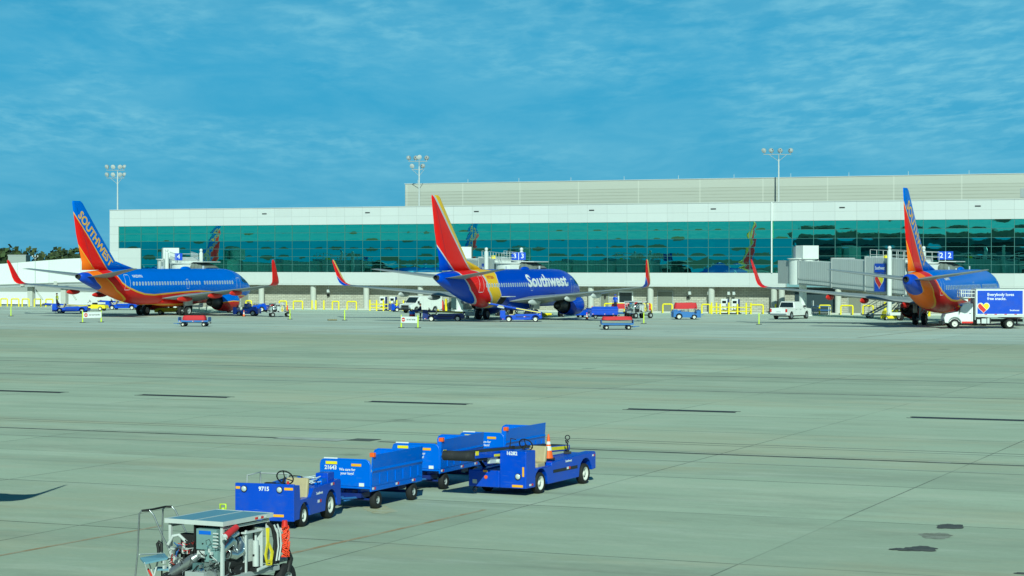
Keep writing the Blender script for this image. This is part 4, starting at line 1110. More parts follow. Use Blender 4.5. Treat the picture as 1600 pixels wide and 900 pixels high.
FRAMES = {}
def bag_tug(label, loc, rot, number=None, body=None, group=None, detail=True):
    bm_ = body or M['blue']
    t = thing('baggage_tug', label, 'baggage tug', loc, rot, group)
    W = .675
    prof = [(1.35, .2), (1.35, .95), (1.04, .95), (1.0, .62), (.42, .62), (.24, .80), (-1.40, .85), (-1.45, .81), (-1.45, .26)]
    prof += [(-1.25, .26)] + [(-.85-.36*math.cos(a), .31+.36*math.sin(a)) for a in [PI*i/8 for i in range(9)] if .31+.36*math.sin(a) > .24] + [(-.47, .22), (.45, .22)]
    prof += [(.75-.30*math.cos(a), .25+.30*math.sin(a)) for a in [PI*i/8 for i in range(9)]] + [(1.06, .2)]
    prof = list(reversed(prof))
    m = MB()
    m.prism(prof, W-.20, W, 'y'); m.prism(prof, -W, -W+.20, 'y')
    m.box(1.0, 1.349, -W+.201, W-.201, .2, .93); m.box(.30, 1.0, -W+.201, W-.201, .2, .38)
    m.box(-1.42, .28, -W+.201, W-.201, .28, .80)
    b = m.build('body', bm_, t, bevel=.012, fix=True)
    f = MB(); f.box(1.351, 1.43, -W-.02, W+.02, .19, 1.0); f.build('front_panel', bm_, t, bevel=.012)
    f = MB(); f.box(1.431, 1.46, -.09, .09, .24, .36, 0); f.cyl((1.46, 0, .2), (1.46, 0, .38), .02, n=8); f.build('hitch', M['dark'], t)
    f = MB(); f.box(1.02, 1.34, -W+.22, W-.22, .932, .95, 0); f.box(1.06, 1.2, -.1, .12, .95, 1.0, 0); f.cyl((1.1, .42, .95), (1.1, .42, 1.03), .03, n=8, mat=1); f.build('dashboard', [M['black'], M['red']], t)
    s = MB(); s.box(.40, .88, .06, .60, .40, .54); s.build('seat', M['tan'], t, bevel=.03)
    s = MB(); R = Matrix.Translation((.40, .33, .54)) @ Matrix.Rotation(rad(-10), 4, 'Y'); s.box(-.06, .06, -.27, .27, 0, .50, 0, R); s.build('backrest', M['tan'], t, bevel=.035)
    s = MB(); s.box(.40, .85, -.55, -.12, .40, .50); s.build('seat', M['black'], t, bevel=.03)
    steering(t, (.98, .30, 1.10))
    s = MB(); s.tube([(.95, -.62, .80), (.95, -.62, 1.12), (.20, -.62, 1.12), (.20, -.62, .8)], .018, 6); s.tube([(.2, -.62, 1.10), (.2, .05, 1.10), (.2, .05, .8)], .018, 6); s.build('handrail', M['grey'], t)
    s = MB(); s.box(-1.22, -.82, .30, .60, .80, 1.03); s.build('lamp_box', bm_, t, bevel=.012)
    s = MB(); s.box(-1.35, .15, -.44, .25, .80, .83); s.build('engine_lid', M['dblue'], t, bevel=.01)
    s = MB()
    if detail:
        random.seed(len(label))
        for k in range(7):
            p = []; x0 = random.uniform(-.6, 0); y0 = random.uniform(.0, .5)
            for i in range(12): p.append((x0+.22*math.cos(i*.7+k)+random.uniform(-.03, .03), y0*.9+.16*math.sin(i*.7+k), .86+.012*i+random.uniform(-.01, .02)))
            s.tube(p, .014, 5, mat=k % 3)
        s.box(-.75, -.45, .35, .6, .81, .93, 2)
        s.build('cable_coil', [M['lens'], M['black'], M['cart']], t)
    for (x, r) in ((.75, .25), (-.85, .31)):
        for sg in (1, -1): wheel(t, x, sg*(W-.10), r, .19, sg, hub=.60 if r < .3 else .62)
    for fr in (.15, .77): headlight(t, 1.431, -W+fr*2*W, .88, .062)
    for (a, b_, z) in ((.0, .075, .90), (.85, 1.0, .90), (.62, .84, .31)):
        y0, y1 = -W+a*2*W, -W+b_*2*W
        sticker(t, 1.4305, (y0+y1)/2, z, (0, 1, 0), y1-y0, .055, [M['amber']])
    if number: text('fleet_number', number, .125, lettw, t, face_mtx((1.434, -.01, .885), (0, 1, 0), (0, 0, 1)), bold=.03)
    if number: mtag(t, -.12, W+.001, .66, (-1, 0, 0), .06); mtag(t, -.92, W+.001, .95, (-1, 0, 0), .055, False)
    else: mtag(t, -.12, W+.001, .66, (-1, 0, 0), .06, False)
    return t

def bag_cart(label, loc, rot, number=None, slogan=False, mat=None, group=None, load=None, low=False):
    c_ = mat or M['cart']
    t = thing('baggage_cart', label, 'baggage cart', loc, rot, group)
    L, W = 1.40, .66
    ze, zs_ = (1.17, 1.28) if not low else (.85, .62)
    m = MB(); m.box(-L, L, -W, W, .50, .56); m.box(-L, L, W-.02, W+.02, .44, .58); m.box(-L, L, -W-.02, -W+.02, .44, .58); m.box(-L+.3, L-.3, -.25, .25, .36, .50)
    m.build('deck', c_, t, bevel=.01)
    for s in (1, -1):
        e = MB(); pts = [(-W+.02, .56)] + [(-W+.02, ze-.12), (-W+.05, ze-.04), (-W+.13, ze), (W-.13, ze), (W-.05, ze-.04), (W-.02, ze-.12)] + [(W-.02, .56)]
        e.prism(pts, s*L-.015, s*L+.015, 'x'); ep = e.build('end_panel', c_, t, fix=True)
        g = MB(); g.tube([(s*L, p[0]*1.02, p[1]+(.012 if p[1] > .6 else 0)) for p in pts], .024, 8); g.build('frame', c_, ep)
    if not low:
        for s in (1,):
            prof = [(0, .565), (0, .88), (.035, .93), (.012, .98), (.02, 1.08), (.035, zs_+.02), (.062, zs_+.022), (.05, 1.07), (.040, .98), (.065, .93), (.03, .87), (.03, .565)]
            p = MB(); p.prism([(s*(W+.0+a), b_) for a, b_ in prof], -L+.05, L-.02, 'x')
            sp = p.build('side_panel', c_, t, fix=True)
            r = MB()
            for k in range(7): x = -L+.25+k*.42; r.box(x, x+.03, s*(W+.028), s*(W+.045), .60, .84)
            r.build('ribs', c_, sp)
        dn = MB(); dn.box(-L+.05, L-.05, -W-.06, -W-.03, .18, .56); dn.build('side_panel', c_, t)      # far side folded down
        o = MB(); o.box(L-.1, L-.0, W-.02, W+.10, 1.26, 1.36); o.build('marker_lamp', M['orange'], t, bevel=.01)
    for x in (.98, -.98):
        a = MB(); a.cyl((x, -W+.1, .21), (x, W-.1, .21), .03, n=8); a.box(x-.22, x+.22, -.32, .32, .26, .37); a.cyl((x, 0, .37), (x, 0, .44), .22, n=16)
        a.box(x-.05, x+.05, -W+.12, -W+.2, .2, .38); a.box(x-.05, x+.05, W-.2, W-.12, .2, .38)
        a.build('axle', M['dblue'], t)
        for s in (1, -1): wheel(t, x, s*(W-.07), .21, .15, s, rim=M['grey'] if not low else M['rim'], hub=.45, n=20)
    b = MB(); b.cyl((1.15, .18, .26), (1.95, .02, .30), .028, n=8); b.cyl((1.15, -.18, .26), (1.95, -.02, .30), .028, n=8); b.tube([(1.95+.06*math.cos(a), .06*math.sin(a), .30) for a in [2*PI*i/10 for i in range(10)]], .016, 6, closed=True)
    b.box(1.2, 1.62, -.13, .13, .22, .25)
    b.build('tow_bar', M['pblue'], t)
    b = MB(); b.box(-L-.16, -L-.02, -.05, .05, .28, .40); b.build('hitch', M['dark'], t)
    for x in (-.9, 0.0, 1.25): sticker(t, x, W+.021, .51, (-1, 0, 0), .16, .055, [M['white'], M['red']])
    sticker(t, L+.016, W-.22, .60, (0, 1, 0), .13, .08, [M['white']])
    if not low:
        sticker(t, L+.016, -.36, ze-.075, (0, 1, 0), .30, .07, [M['yellow']]); sticker(t, L+.016, .30, ze-.11, (0, 1, 0), .26, .06, [M['amber']])
        lb = MB(); lb.box(L-.02, L+.02, -.56, -.20, ze+.01, ze+.05); lb.build('label_strip', M['white'], t)
    if number: text('fleet_number', number, .13, lettw, t, face_mtx((L+.019, -.38, ze-.19), (0, 1, 0), (0, 0, 1)), bold=.03)
    if slogan:
        text('lettering', 'We care for\nyour bags!', .085, lettw, t, face_mtx((L+.019, .06, .90), (0, 1, 0), (0, 0, 1)), bold=.02, line=1.05)
    return t

def belt_loader(label, loc, rot, number=None, body=None, group=None, lift=0.0, mark=True):
    b_ = body or M['blue']
    t = thing('belt_loader', label, 'belt loader', loc, rot, group)
    # x: front 2.1 .. rear -2.05; left side (+y) carries driver and deck, belt along the right and middle
    prof = [(2.08, .20), (2.10, .60), (1.55, .62), (1.50, .66), (.65, .66), (.60, .74), (-1.0, .80), (-2.0, .82), (-2.05, .78), (-2.05, .36), (-1.83, .34)]
    prof += [(-1.42-.40*math.cos(a), .29+.40*math.sin(a)) for a in [PI*i/8 for i in range(9)] if .29+.40*math.sin(a) > .3] + [(-1.0, .22), (.83, .20)]
    prof += [(1.25-.37*math.cos(a), .27+.37*math.sin(a)) for a in [PI*i/8 for i in range(9)]] + [(1.64, .2)]
    m = MB(); m.prism(list(reversed(prof)), .52, .80, 'y')
    p2 = [(x, min(z, .62)) for x, z in prof]
    m.prism(list(reversed(p2)), -.80, -.52, 'y')
    m.box(-2.0, 1.5, -.519, .519, .25, .60); m.box(1.5, 2.08, -.519, .519, .21, .59); m.box(-2.0, .6, .05, .519, .6, .77)
    m.build('body', b_, t, bevel=.015, fix=True)
    f = MB(); f.box(1.60, 2.13, .08, .82, .20, 1.13); f.box(2.10, 2.14, -.80, .075, .20, .62); f.build('cab_panel', b_, t, bevel=.02)
    f = MB(); f.box(-.9, .55, .801, .806, .46, .54); f.build('side_stripe', M['dark'], t)
    s = MB(); s.box(.80, 1.25, .22, .70, .62, .76); s.build('seat', M['tan'], t, bevel=.03)
    s = MB(); R = Matrix.Translation((.78, .46, .74)) @ Matrix.Rotation(rad(-12), 4, 'Y'); s.box(-.06, .06, -.24, .24, 0, .42, 0, R); s.build('backrest', M['tan'], t, bevel=.035)
    steering(t, (1.42, .46, 1.24), .18)
    s = MB(); s.tube([(1.62, .10, 1.16), (1.55, .10, 1.40), (1.50, .22, 1.36)], .015, 6); s.box(1.45, 1.62, .08, .16, 1.05, 1.2); s.build('control_levers', M['black'], t)
    # conveyor
    piv = Matrix.Translation((-2.0, -.38, .80)) @ Matrix.Rotation(-lift, 4, 'Y') if lift else Matrix.Translation((-2.0, -.38, .80)) @ Matrix.Rotation(rad(-2.2), 4, 'Y')
    cv = MB(); LL = 5.4
    cv.box(0, LL, -.44, -.40, .02, .16, 0, piv); cv.box(0, LL, .40, .44, .02, .16, 0, piv); cv.box(.2, LL-.3, -.39, .39, .0, .08, 0, piv)
    conv = cv.build('conveyor_frame', b_, t, bevel=.008)
    bl = MB(); bl.box(.05, LL-.05, -.39, .39, .10, .145, 0, piv); bl.cyl(piv @ Vector((LL, -.43, .07)), piv @ Vector((LL, .43, .07)), .125, n=18); bl.cyl(piv @ Vector((0, -.40, .07)), piv @ Vector((0, .40, .07)), .09, n=14)
    bl.box(LL-.75, LL-.02, -.39, .39, -.05, .10, 0, piv)
    bl.build('belt', M['belt'], conv)
    for bx in ((.1, 2.6, .441, .449, .05, .14), (LL-.14, LL, .445, .46, .10, .2), (LL-.14, LL, -.46, -.445, .1, .2), (3.9, 4.4, .441, .449, .03, .09)):
        yl = MB(); yl.box(*bx, 0, piv); yl.build('yellow_strip', M['yellow'], conv)
    g = MB(); g.box(LL-1.6, LL-.9, .30, .38, -.14, .02, 0, piv); g.cyl(piv @ Vector((LL-1.3, .20, -.1)), piv @ Vector((LL-1.3, .46, -.1)), .06, n=10); g.build('conveyor_drive', M['lgrey'], conv)
    q = MB()
    for dy in (-.33, .33):
        p0 = Vector((1.2, -.38+dy, .45)); p1 = piv @ Vector((3.9, dy, 0)); q.cyl(p0, p1, .04, n=8)
        if lift: q.cyl((.2, -.38+dy, .5), piv @ Vector((3.0, dy, 0)), .05, n=8)
    q.build('lift_arm', M['dark'], t)
    for x in (1.25, -1.42):
        for s in (1, -1): wheel(t, x, s*.71, .27 if x > 0 else .27, .20, s, hub=.68)
    headlight(t, 2.131, .60, .50, .07)
    sticker(t, 2.1405, -.32, .60, (0, 1, 0), .12, .05, [M['amber']]); sticker(t, 2.1305, .74, .62, (0, 1, 0), .05, .24, [M['amber']]); sticker(t, 2.1305, .58, .26, (0, 1, 0), .30, .06, [M['amber']])
    sticker(t, 2.1405, -.62, .33, (0, 1, 0), .12, .10, [M['lens']]); sticker(t, 1.85, .8205, .28, (-1, 0, 0), .2, .05, [M['white'], M['red']])
    o = MB(); o.cyl((2.1401, -.30, .45), (2.16, -.30, .45), .045, n=14); o.build('indicator', M['orange'], t)
    h = MB(); h.tube([(2.15, -.62+.05*math.cos(a), .13+.05*math.sin(a)) for a in [2*PI*i/10 for i in range(10)]], .012, 6, closed=True); h.box(2.02, 2.14, -.66, -.58, .16, .2); h.build('hitch', M['dark'], t)
    if number: text('fleet_number', number, .125, lettw, t, face_mtx((2.133, .42, 1.07), (0, 1, 0), (0, 0, 1)), bold=.03)
    if mark: mtag(t, -.35, .808, .70, (-1, 0, 0), .06, bool(number)); sticker(t, -1.9, .801, .72, (-1, 0, 0), .14, .05, [M['white'], M['red']])
    return t

def cone(label, loc, group=None, s=1.0):
    t = thing('traffic_cone', label, 'traffic cone', loc, 0, group)
    m = MB(); m.box(-.18*s, .18*s, -.18*s, .18*s, 0, .035*s); m.build('base', M['black'], t, bevel=.01)
    m = MB(); pr = [(.135, .035), (.10, .22), (.098, .23), (.072, .36), (.070, .37), (.058, .44), (.055, .46), (.030, .66), (.018, .70), (.005, .705)]
    m.lathe([(r*s, h*s) for r, h in pr], (0, 0, 0), (0, 0, 1), n=20); c = m.build('body', M['orange'], t, fix=True)
    for a, b in ((.25, .37), (.42, .50)):
        r0 = .135-(a-.035)*.105/.425*1.0; 
        def rr(h): 
            return (.135 + (.055-.135)*(h-.035)/.425 if h < .46 else .055-(h-.46)*.125)
        g = MB(); g.lathe([(rr(a)*s+.004, a*s), (rr(b)*s+.004, b*s)], (0, 0, 0), (0, 0, 1), n=20); g.build('reflective_band', M['white'], c, fix=True)
    return t
def delineator(label, loc, h=1.12, group=None):
    t = thing('delineator_post', label, 'delineator post', loc, 0, group)
    m = MB(); m.prism([(.30*math.cos(2*PI*i/8+PI/8), .30*math.sin(2*PI*i/8+PI/8)) for i in range(8)], 0, .05, 'z'); m.build('base', M['black'], t, bevel=.01)
    m = MB(); m.lathe([(.085, .05), (.06, .12), (.055, h-.16), (.035, h-.10), (.03, h-.08)], (0, 0, 0), (0, 0, 1), n=12)
    m.tube([(-.055, 0, h-.14), (-.055, 0, h-.01), (.055, 0, h-.01), (.055, 0, h-.14)], .020, 6); m.cyl((-.055, 0, h-.14), (.055, 0, h-.14), .018, n=6)
    p = m.build('post', M['lime'], t, fix=True)
    return t
def sign_barrier(label, p0, p1, group):
    a = Vector(p0); b = Vector(p1); c = (a+b)/2; d = (b-a); ang = math.atan2(d.y, d.x); L = d.length
    t = thing('sign_barrier', label, 'sign barrier', c, ang, group)
    for s in (-1, 1):
        m = MB(); m.prism([(s*L/2+.30*math.cos(2*PI*i/8+PI/8), .30*math.sin(2*PI*i/8+PI/8)) for i in range(8)], 0, .05, 'z'); m.build('base', M['black'], t, bevel=.01)
        m = MB(); m.lathe([(.09, .05), (.07, .12), (.06, 1.05), (.04, 1.15), (.02, 1.18)], (s*L/2, 0, 0), (0, 0, 1), n=12); m.build('post', M['lime'], t, fix=True)
    m = MB(); m.box(-L/2+.02, L/2-.02, -.10, -.08, .45, 1.02); bd = m.build('board', M['white'], t)
    m = MB(); m.cyl((-L/2+.30, -.101, .74), (-L/2+.30, -.108, .74), .19, n=24); m.build('no_entry_symbol', M['red'], bd)
    m = MB(); m.box(-L/2+.17, -L/2+.43, -.114, -.109, .70, .78); m.build('bar', M['white'], bd)
    text('lettering', 'DO NOT ENTER', .19, M['black'], bd, face_mtx((.22, -.104, .74), (1, 0, 0), (0, 0, 1)), bold=.02, width=L-.85)
    return t
def person(label, loc, rot, top, vest=True, cap=None, arms='down'):
    """continuous body grown over a skeleton, hands with fingers too small to show here are short stubs of the same surface"""
    me = bpy.data.meshes.new('person'); bm = bmesh.new(); sk = bm.verts.layers.skin.verify()
    J = {}
    def v(n, p, r): 
        x = bm.verts.new(p); x[sk].radius = (r, r); J[n] = x; return x
    v('pelvis', (0, 0, .95), .15); v('belly', (0, 0, 1.10), .14); v('chest', (.01, 0, 1.32), .165); v('neck', (.01, 0, 1.50), .06); v('head', (.03, 0, 1.63), .10); v('crown', (.03, 0, 1.73), .085)
    bm.edges.new((J['pelvis'], J['belly'])); bm.edges.new((J['belly'], J['chest'])); bm.edges.new((J['chest'], J['neck'])); bm.edges.new((J['neck'], J['head'])); bm.edges.new((J['head'], J['crown']))
    for s, k in ((1, 'l'), (-1, 'r')):
        v('hip'+k, (0, s*.10, .88), .105); v('knee'+k, (.04 if s > 0 else -.02, s*.12, .50), .065); v('ankle'+k, (.02 if s > 0 else -.08, s*.13, .09), .045); v('toe'+k, (.16 if s > 0 else .06, s*.14, .04), .038)
        for a, b in (('pelvis', 'hip'+k), ('hip'+k, 'knee'+k), ('knee'+k, 'ankle'+k), ('ankle'+k, 'toe'+k)): bm.edges.new((J[a], J[b]))
        v('sho'+k, (0, s*.20, 1.42), .065)
        if arms == 'fwd': v('elb'+k, (.12, s*.25, 1.16), .045); v('wri'+k, (.36, s*.18, 1.12), .032); v('hand'+k, (.45, s*.16, 1.13), .035)
        else: v('elb'+k, (-.03, s*.27, 1.14), .045); v('wri'+k, (.05, s*.28, .90), .032); v('hand'+k, (.07, s*.28, .80), .035)
        for a, b in (('chest', 'sho'+k), ('sho'+k, 'elb'+k), ('elb'+k, 'wri'+k), ('wri'+k, 'hand'+k)): bm.edges.new((J[a], J[b]))
    J['pelvis'][sk].use_root = True
    bm.to_mesh(me); bm.free()
    tmp = bpy.data.objects.new('person', me); COL.objects.link(tmp)
    tmp.modifiers.new('skin', 'SKIN'); sb = tmp.modifiers.new('sub', 'SUBSURF'); sb.levels = 1; sb.render_levels = 1
    dg = bpy.context.evaluated_depsgraph_get(); dg.update()
    m2 = bpy.data.meshes.new_from_object(tmp.evaluated_get(dg)); bpy.data.objects.remove(tmp)
    m2.name = 'person'; m2.materials.clear()
    for m in (M['navy'], M['skin'], top, M['black']): m2.materials.append(m)
    for p in m2.polygons:
        z = p.center.z; p.use_smooth = True; hand = abs(p.center.y) > .2 and z < .88 or (arms == 'fwd' and p.center.x > .38 and 1.0 < z < 1.3)
        p.material_index = 1 if (z > 1.50 or hand) else (3 if z < .10 else (2 if z > .95 else 0))
    o = bpy.data.objects.new('person', m2); COL.objects.link(o); o.location = loc; o.rotation_euler = (0, 0, rot)
    tag(o, label, 'person')
    h = MB(); h.sphere((.015, 0, 1.70), .118, 14, 8, sc=(1, .9, .78)); 
    if cap: h.box(.10, .21, -.07, .07, 1.685, 1.70)
    h.build('cap' if cap else 'hair', cap or M['hair'], o)
    f = MB()
    for s in (1, -1): f.sphere((.125, s*.035, 1.635), .012, 6, 4, mat=0)
    f.sphere((.145, 0, 1.605), .018, 6, 4, mat=1)
    f.build('face', [M['black'], M['skin']], o)
    if vest:
        g = MB(); g.loft([[Vector((math.cos(2*PI*i/16)*a, math.sin(2*PI*i/16)*b, z)) for i in range(16)] for z, a, b in ((.98, .165, .18), (1.15, .165, .18), (1.32, .185, .205), (1.45, .13, .17))])
        g.box(-.18, .18, -.2, .2, 1.10, 1.14, 1)
        g.build('vest', [M['vest'], M['lgrey']], o)
    return o
# ---------------------------------------------------------------- boarding bridges
ribm = None
def ribbed_side():
    T = nodes_mat('bridge_cladding'); tc = T.node('ShaderNodeTexCoord'); P = tc.outputs['Object']
    sp = T.node('ShaderNodeSeparateXYZ'); T.link(P, sp.inputs[0])
    f = T.math('FRACT', T.math('DIVIDE', T.math('ADD', sp.outputs[0], sp.outputs[1]), 0.42))
    g = T.math('LESS_THAN', f, 0.22)
    c = T.mix(T.math('MULTIPLY', g, 0.55), (0.56, 0.58, 0.56), (0.38, 0.40, 0.39))
    c = T.mix(T.rng(T.noise(P, 1.0, 5, 0.7, 2, 2, .3), 0.45, 0.8, 0, 0.25), c, (0.30, 0.30, 0.27))
    T.link(c, T.b.inputs['Base Color']); T.b.inputs['Roughness'].default_value = 0.5
    return T.m
ribm = ribbed_side()
bellm = pmat('grey_bellows', (0.16, 0.18, 0.16), 0.85, var=0.3, nscale=5)
brw = pmat('bridge_white', (0.70, 0.71, 0.68), 0.5, var=0.06, dirt=0.08)
def heart_mark(parent, ctr, right, up, w, name='heart_mark'):
    """a heart cut by slanting red and yellow stripes with a white edge"""
    def shape(k):
        pts = []
        for i in range(48):
            a = 2*PI*i/48; x = 16*math.sin(a)**3; y = 13*math.cos(a)-5*math.cos(2*a)-2*math.cos(3*a)-math.cos(4*a)
            pts.append((x/32*w*k, (y+2.5)/32*w*k))
        return pts
    F = face_mtx(ctr, right, up)
    m = MB(); s = shape(1.12); m.add([(x, y, .004) for x, y in s], [tuple(reversed(range(48)))], 2, mtx=F)
    base = shape(1.0)
    bm = bmesh.new(); vs_ = [bm.verts.new((x, y, .009)) for x, y in base]; bm.faces.new(list(reversed(vs_)))
    bounds = [(-.02, .03)]
    for o_ in (.12*w, .155*w): bmesh.ops.bisect_plane(bm, geom=bm.verts[:]+bm.edges[:]+bm.faces[:], plane_co=(o_, 0, 0), plane_no=(.72, .69, 0))
    bm.faces.ensure_lookup_table()
    for f in bm.faces:
        c = f.calc_center_median(); d = (c.x-.12*w)*.72 + c.y*.69; d2 = (c.x-.155*w)*.72 + c.y*.69
        mi = 0 if d < 0 else (2 if d2 < 0 else 1)
        m.add([v.co.copy() for v in f.verts], [tuple(range(len(f.verts)))], mi, mtx=F)
    bm.free()
    return m.build(name, [M['red'], M['yellow'], M['white']], parent)

def jet_bridge(label, R, Dp, left, number, double=True, sign_off=0.0, flip_logo=False):
    """R rotunda, Dp aircraft door (world x,y); left: unit vector out of the door"""
    R = Vector((R[0], R[1], 0)); Dp = Vector((Dp[0], Dp[1], 0)); lv = Vector((left[0], left[1], 0)).normalized()
    cab = Dp + lv*3.7
    d = (cab-R); L = d.length; ang = math.atan2(d.y, d.x)
    t = thing('boarding_bridge', label, 'boarding bridge', R, ang, 'boarding bridges at the gates')
    W = Matrix.Translation(R) @ rz(ang); Wi = W.inverted()
    # rotunda and its pillar
    m = MB(); m.cyl((0, 0, 3.5), (0, 0, 6.35), 1.55, n=20); m.cyl((0, 0, 6.35), (0, 0, 6.45), 1.75, n=20); m.build('rotunda', brw, t)
    m = MB(); m.cyl((0, 0, 0), (0, 0, 3.5), .42, n=16); m.box(-.8, .8, -.8, .8, 0, .3); m.build('pillar', brw, t)
    m = MB(); m.box(-3.4, -.8, -1.25, 1.25, 3.6, 6.2); m.build('connector', M['grey'], t)
    m = MB(); m.box(.1, 1.75, -1.0, 1.0, 6.36, 7.85); m.cyl((-.35, -.6, 6.5), (-.35, -.6, 7.75), .42, n=14, mat=1); m.build('roof_plant', [brw, M['steel']], t, bevel=.02)
    # telescoping tunnels, each wider than the last
    segs = [(1.2, L*.37, 1.25, 3.70, 6.15), (L*.35, L*.66, 1.42, 3.35, 6.35), (L*.64, L-1.2, 1.60, 3.05, 6.5)]
    for i, (a, b, w, z0, z1) in enumerate(segs):
        q = MB(); sl = .35*i
        pts = [(a, z0), (b, z0-.30), (b, z1-.25), (a, z1)]
        q.prism([(x, z) for x, z in pts], -w, w, 'y')
        s = q.build('tunnel', ribm, t, fix=True)
        f = MB()
        for x, zz0, zz1 in ((a, z0, z1), (b, z0-.30, z1-.25)):
            f.box(x-.07, x+.07, -w-.06, w+.06, zz1+.003, zz1+.12); f.box(x-.07, x+.07, -w-.06, w+.06, zz0-.12, zz0-.003)
            for y in (-1, 1): f.box(x-.07, x+.07, y*(w+.003), y*(w+.07), zz0-.12, zz1+.12)
        f.prism([(a+.1, z0-.004), (b-.1, z0-.304), (b-.1, z0-.42), (a+.1, z0-.22)], -w+.1, w-.1, 'y')
        f.build('frame', M['grey'], s)
        cable = MB(); cable.cyl((a+.1, -w-.08, z0+.5), (b-.1, -w-.08, z0+.2), .03, n=6); cable.build('cable_tray', M['grey'], s)
    # lift columns and bogie
    xl = L*.86
    m = MB()
    for y in (-1, 1):
        m.cyl((xl, y*2.05, .7), (xl, y*2.05, 7.15), .24, n=12); m.cyl((xl, y*2.05, 7.15), (xl, y*2.05, 7.3), .16, n=10); m.sphere((xl, y*2.05, 7.45), .2, 10, 6)
    m.box(xl-.25, xl+.25, -2.3, 2.3, 2.1, 2.45); m.box(xl-.35, xl+.35, -2.2, 2.2, .55, .85)
    m.build('lift_columns', brw, t)
    for y in (-1, 1): wheel(t, xl, y*.75, .5, .4, y)
    # service stair at the cab
    m = MB(); n = 14
    for k in range(n): m.box(L-1.0-(n-k)*.28, L-1.0-(n-k)*.28+.26, 2.0, 2.9, 2.75*(k+1)/n-.03, 2.75*(k+1)/n)
    for y in (2.0, 2.9):
        m.tube([(L-1.0-n*.28, y, .05), (L-1.0, y, 2.75)], .05, 6); m.tube([(L-1.0-n*.28, y, 1.05), (L-1.0, y, 3.75), (L+.2, y, 3.75)], .03, 6)
        for k in range(0, n, 3): m.cyl((L-1.0-(n-k)*.28, y, 2.75*k/n), (L-1.0-(n-k)*.28, y, 2.75*k/n+1.0), .02, n=5)
    m.build('service_stair', M['lgrey'], t)
    # roof rails and hoses
    m = MB()
    for y in (-1.3, 1.3):
        for h in (.5, 1.0): m.cyl((L*.66, y, 6.3+h), (L+.5, y, 6.0+h), .03, n=6)
        for k in range(8): x = L*.66+(L*.34+.5)*k/7; m.cyl((x, y, 6.1), (x, y, 7.3-.3*k/7), .03, n=6)
    for h in (.5, 1.0): m.cyl((L+.5, -1.3, 6.0+h), (L+.5, 1.3, 6.0+h), .03, n=6)
    m.build('roof_rail', M['lgrey'], t)
    m = MB(); m.box(L*.72, L*.72+.35, -.6, -.2, 6.35, 6.75); m.build('beacon_box', M['yellow'], t)
    # cab, turned to face the door, and its bellows
    cl = Wi @ cab; dl = (Wi @ Dp) - cl; ca = math.atan2(dl.y, dl.x); C = Matrix.Translation((cl.x, cl.y, 0)) @ rz(ca)
    m = MB(); m.cyl((cl.x, cl.y, 2.75), (cl.x, cl.y, 5.85), 1.75, n=24); m.cyl((cl.x, cl.y, 5.85), (cl.x, cl.y, 5.98), 1.95, n=24, mat=0)
    m.box(0, 1.9, -1.65, 1.65, 2.7, 5.75, 0, C)
    m.build('cab', brw, t)
    m = MB(); m.box(.6, 1.5, -1.67, -1.652, 4.0, 5.2, 0, C); m.box(.6, 1.5, 1.652, 1.67, 4.0, 5.2, 0, C); m.build('cab_window', M['glass'], t)
    m = MB(); ring = []
    for k in range(9):
        x = 1.75 + k*.24; w = 1.75 + (.07 if k % 2 else 0); zt = 6.05 - .020*k*k*.55 + (.05 if k % 2 else 0)
        ring.append([C @ Vector((x, y, z)) for y, z in ((-w, 2.65), (-w, zt-.6), (-w+.25, zt-.15), (-w+.7, zt), (w-.7, zt), (w-.25, zt-.15), (w, zt-.6), (w, 2.65))])
    m.loft(ring, closed=False, caps=False, smooth=False); m.build('bellows', bellm, t)
    m = MB(); m.box(1.72, 3.5, -1.85, 1.85, 6.06, 6.14, 0, C @ Matrix.Rotation(rad(1), 4, 'Y')); m.build('canopy', brw, t)
    # gate number sign on its post
    sgn = Matrix.Translation((L+.6, sign_off, 0)) @ rz(-ang)      # faces -Y in the world
    m = MB(); m.cyl(sgn @ Vector((0, .1, 5.9)), sgn @ Vector((0, .1, 6.3)), .05, n=8)
    wd = .78 if double else .45
    m2 = MB(); m2.box(-wd, wd, 0, .08, 6.25, 7.08, 0, sgn); sg = m2.build('gate_sign', M['blue'], t)
    m.build('sign_post', M['lgrey'], t)
    ctr = (L+.6, sign_off)
    rr = (sgn.to_3x3() @ Vector((1, 0, 0)))
    for k in ((-.42, .42) if double else (0,)):
        o_ = sgn @ Vector((k, -.012, 6.66)); text('gate_number', number, .72, M['white'], sg, face_mtx(o_, rr, (0, 0, 1)), bold=.012)
    if double: dv = MB(); dv.box(-.03, .03, -.012, -.002, 6.27, 7.06, 0, sgn); dv.build('divider', M['white'], sg)
    # advertising panel on the widest tunnel
    a, b, w, z0, z1 = segs[2]
    for y in ((-1,) if not flip_logo else (-1,)):
        xc = a + (b-a)*.40; hw = (b-a)*.14
        m = MB(); m.box(xc-hw, xc+hw, y*(w+.09), y*(w+.12), 4.92, 5.85); m.box(xc-hw, xc+hw, y*(w+.09), y*(w+.12), 2.95, 4.84); pn = m.build('logo_panel', M['blue'], t)
        text('lettering', 'Southwest', .5, lettw, pn, face_mtx((xc, y*(w+.125), 5.38), (1, 0, 0), (0, 0, 1)), bold=.02, width=hw*1.75)
        heart_mark(pn, (xc-hw*.12, y*(w+.122), 3.95), (1, 0, 0), (0, 0, 1), hw*1.5)
    return t
def door_of(c, hdeg):
    h = rad(hdeg); d = Vector((math.sin(h), math.cos(h))); l = Vector((-math.cos(h), math.sin(h)))
    return Vector(c)+d*12.2+l*1.95, l
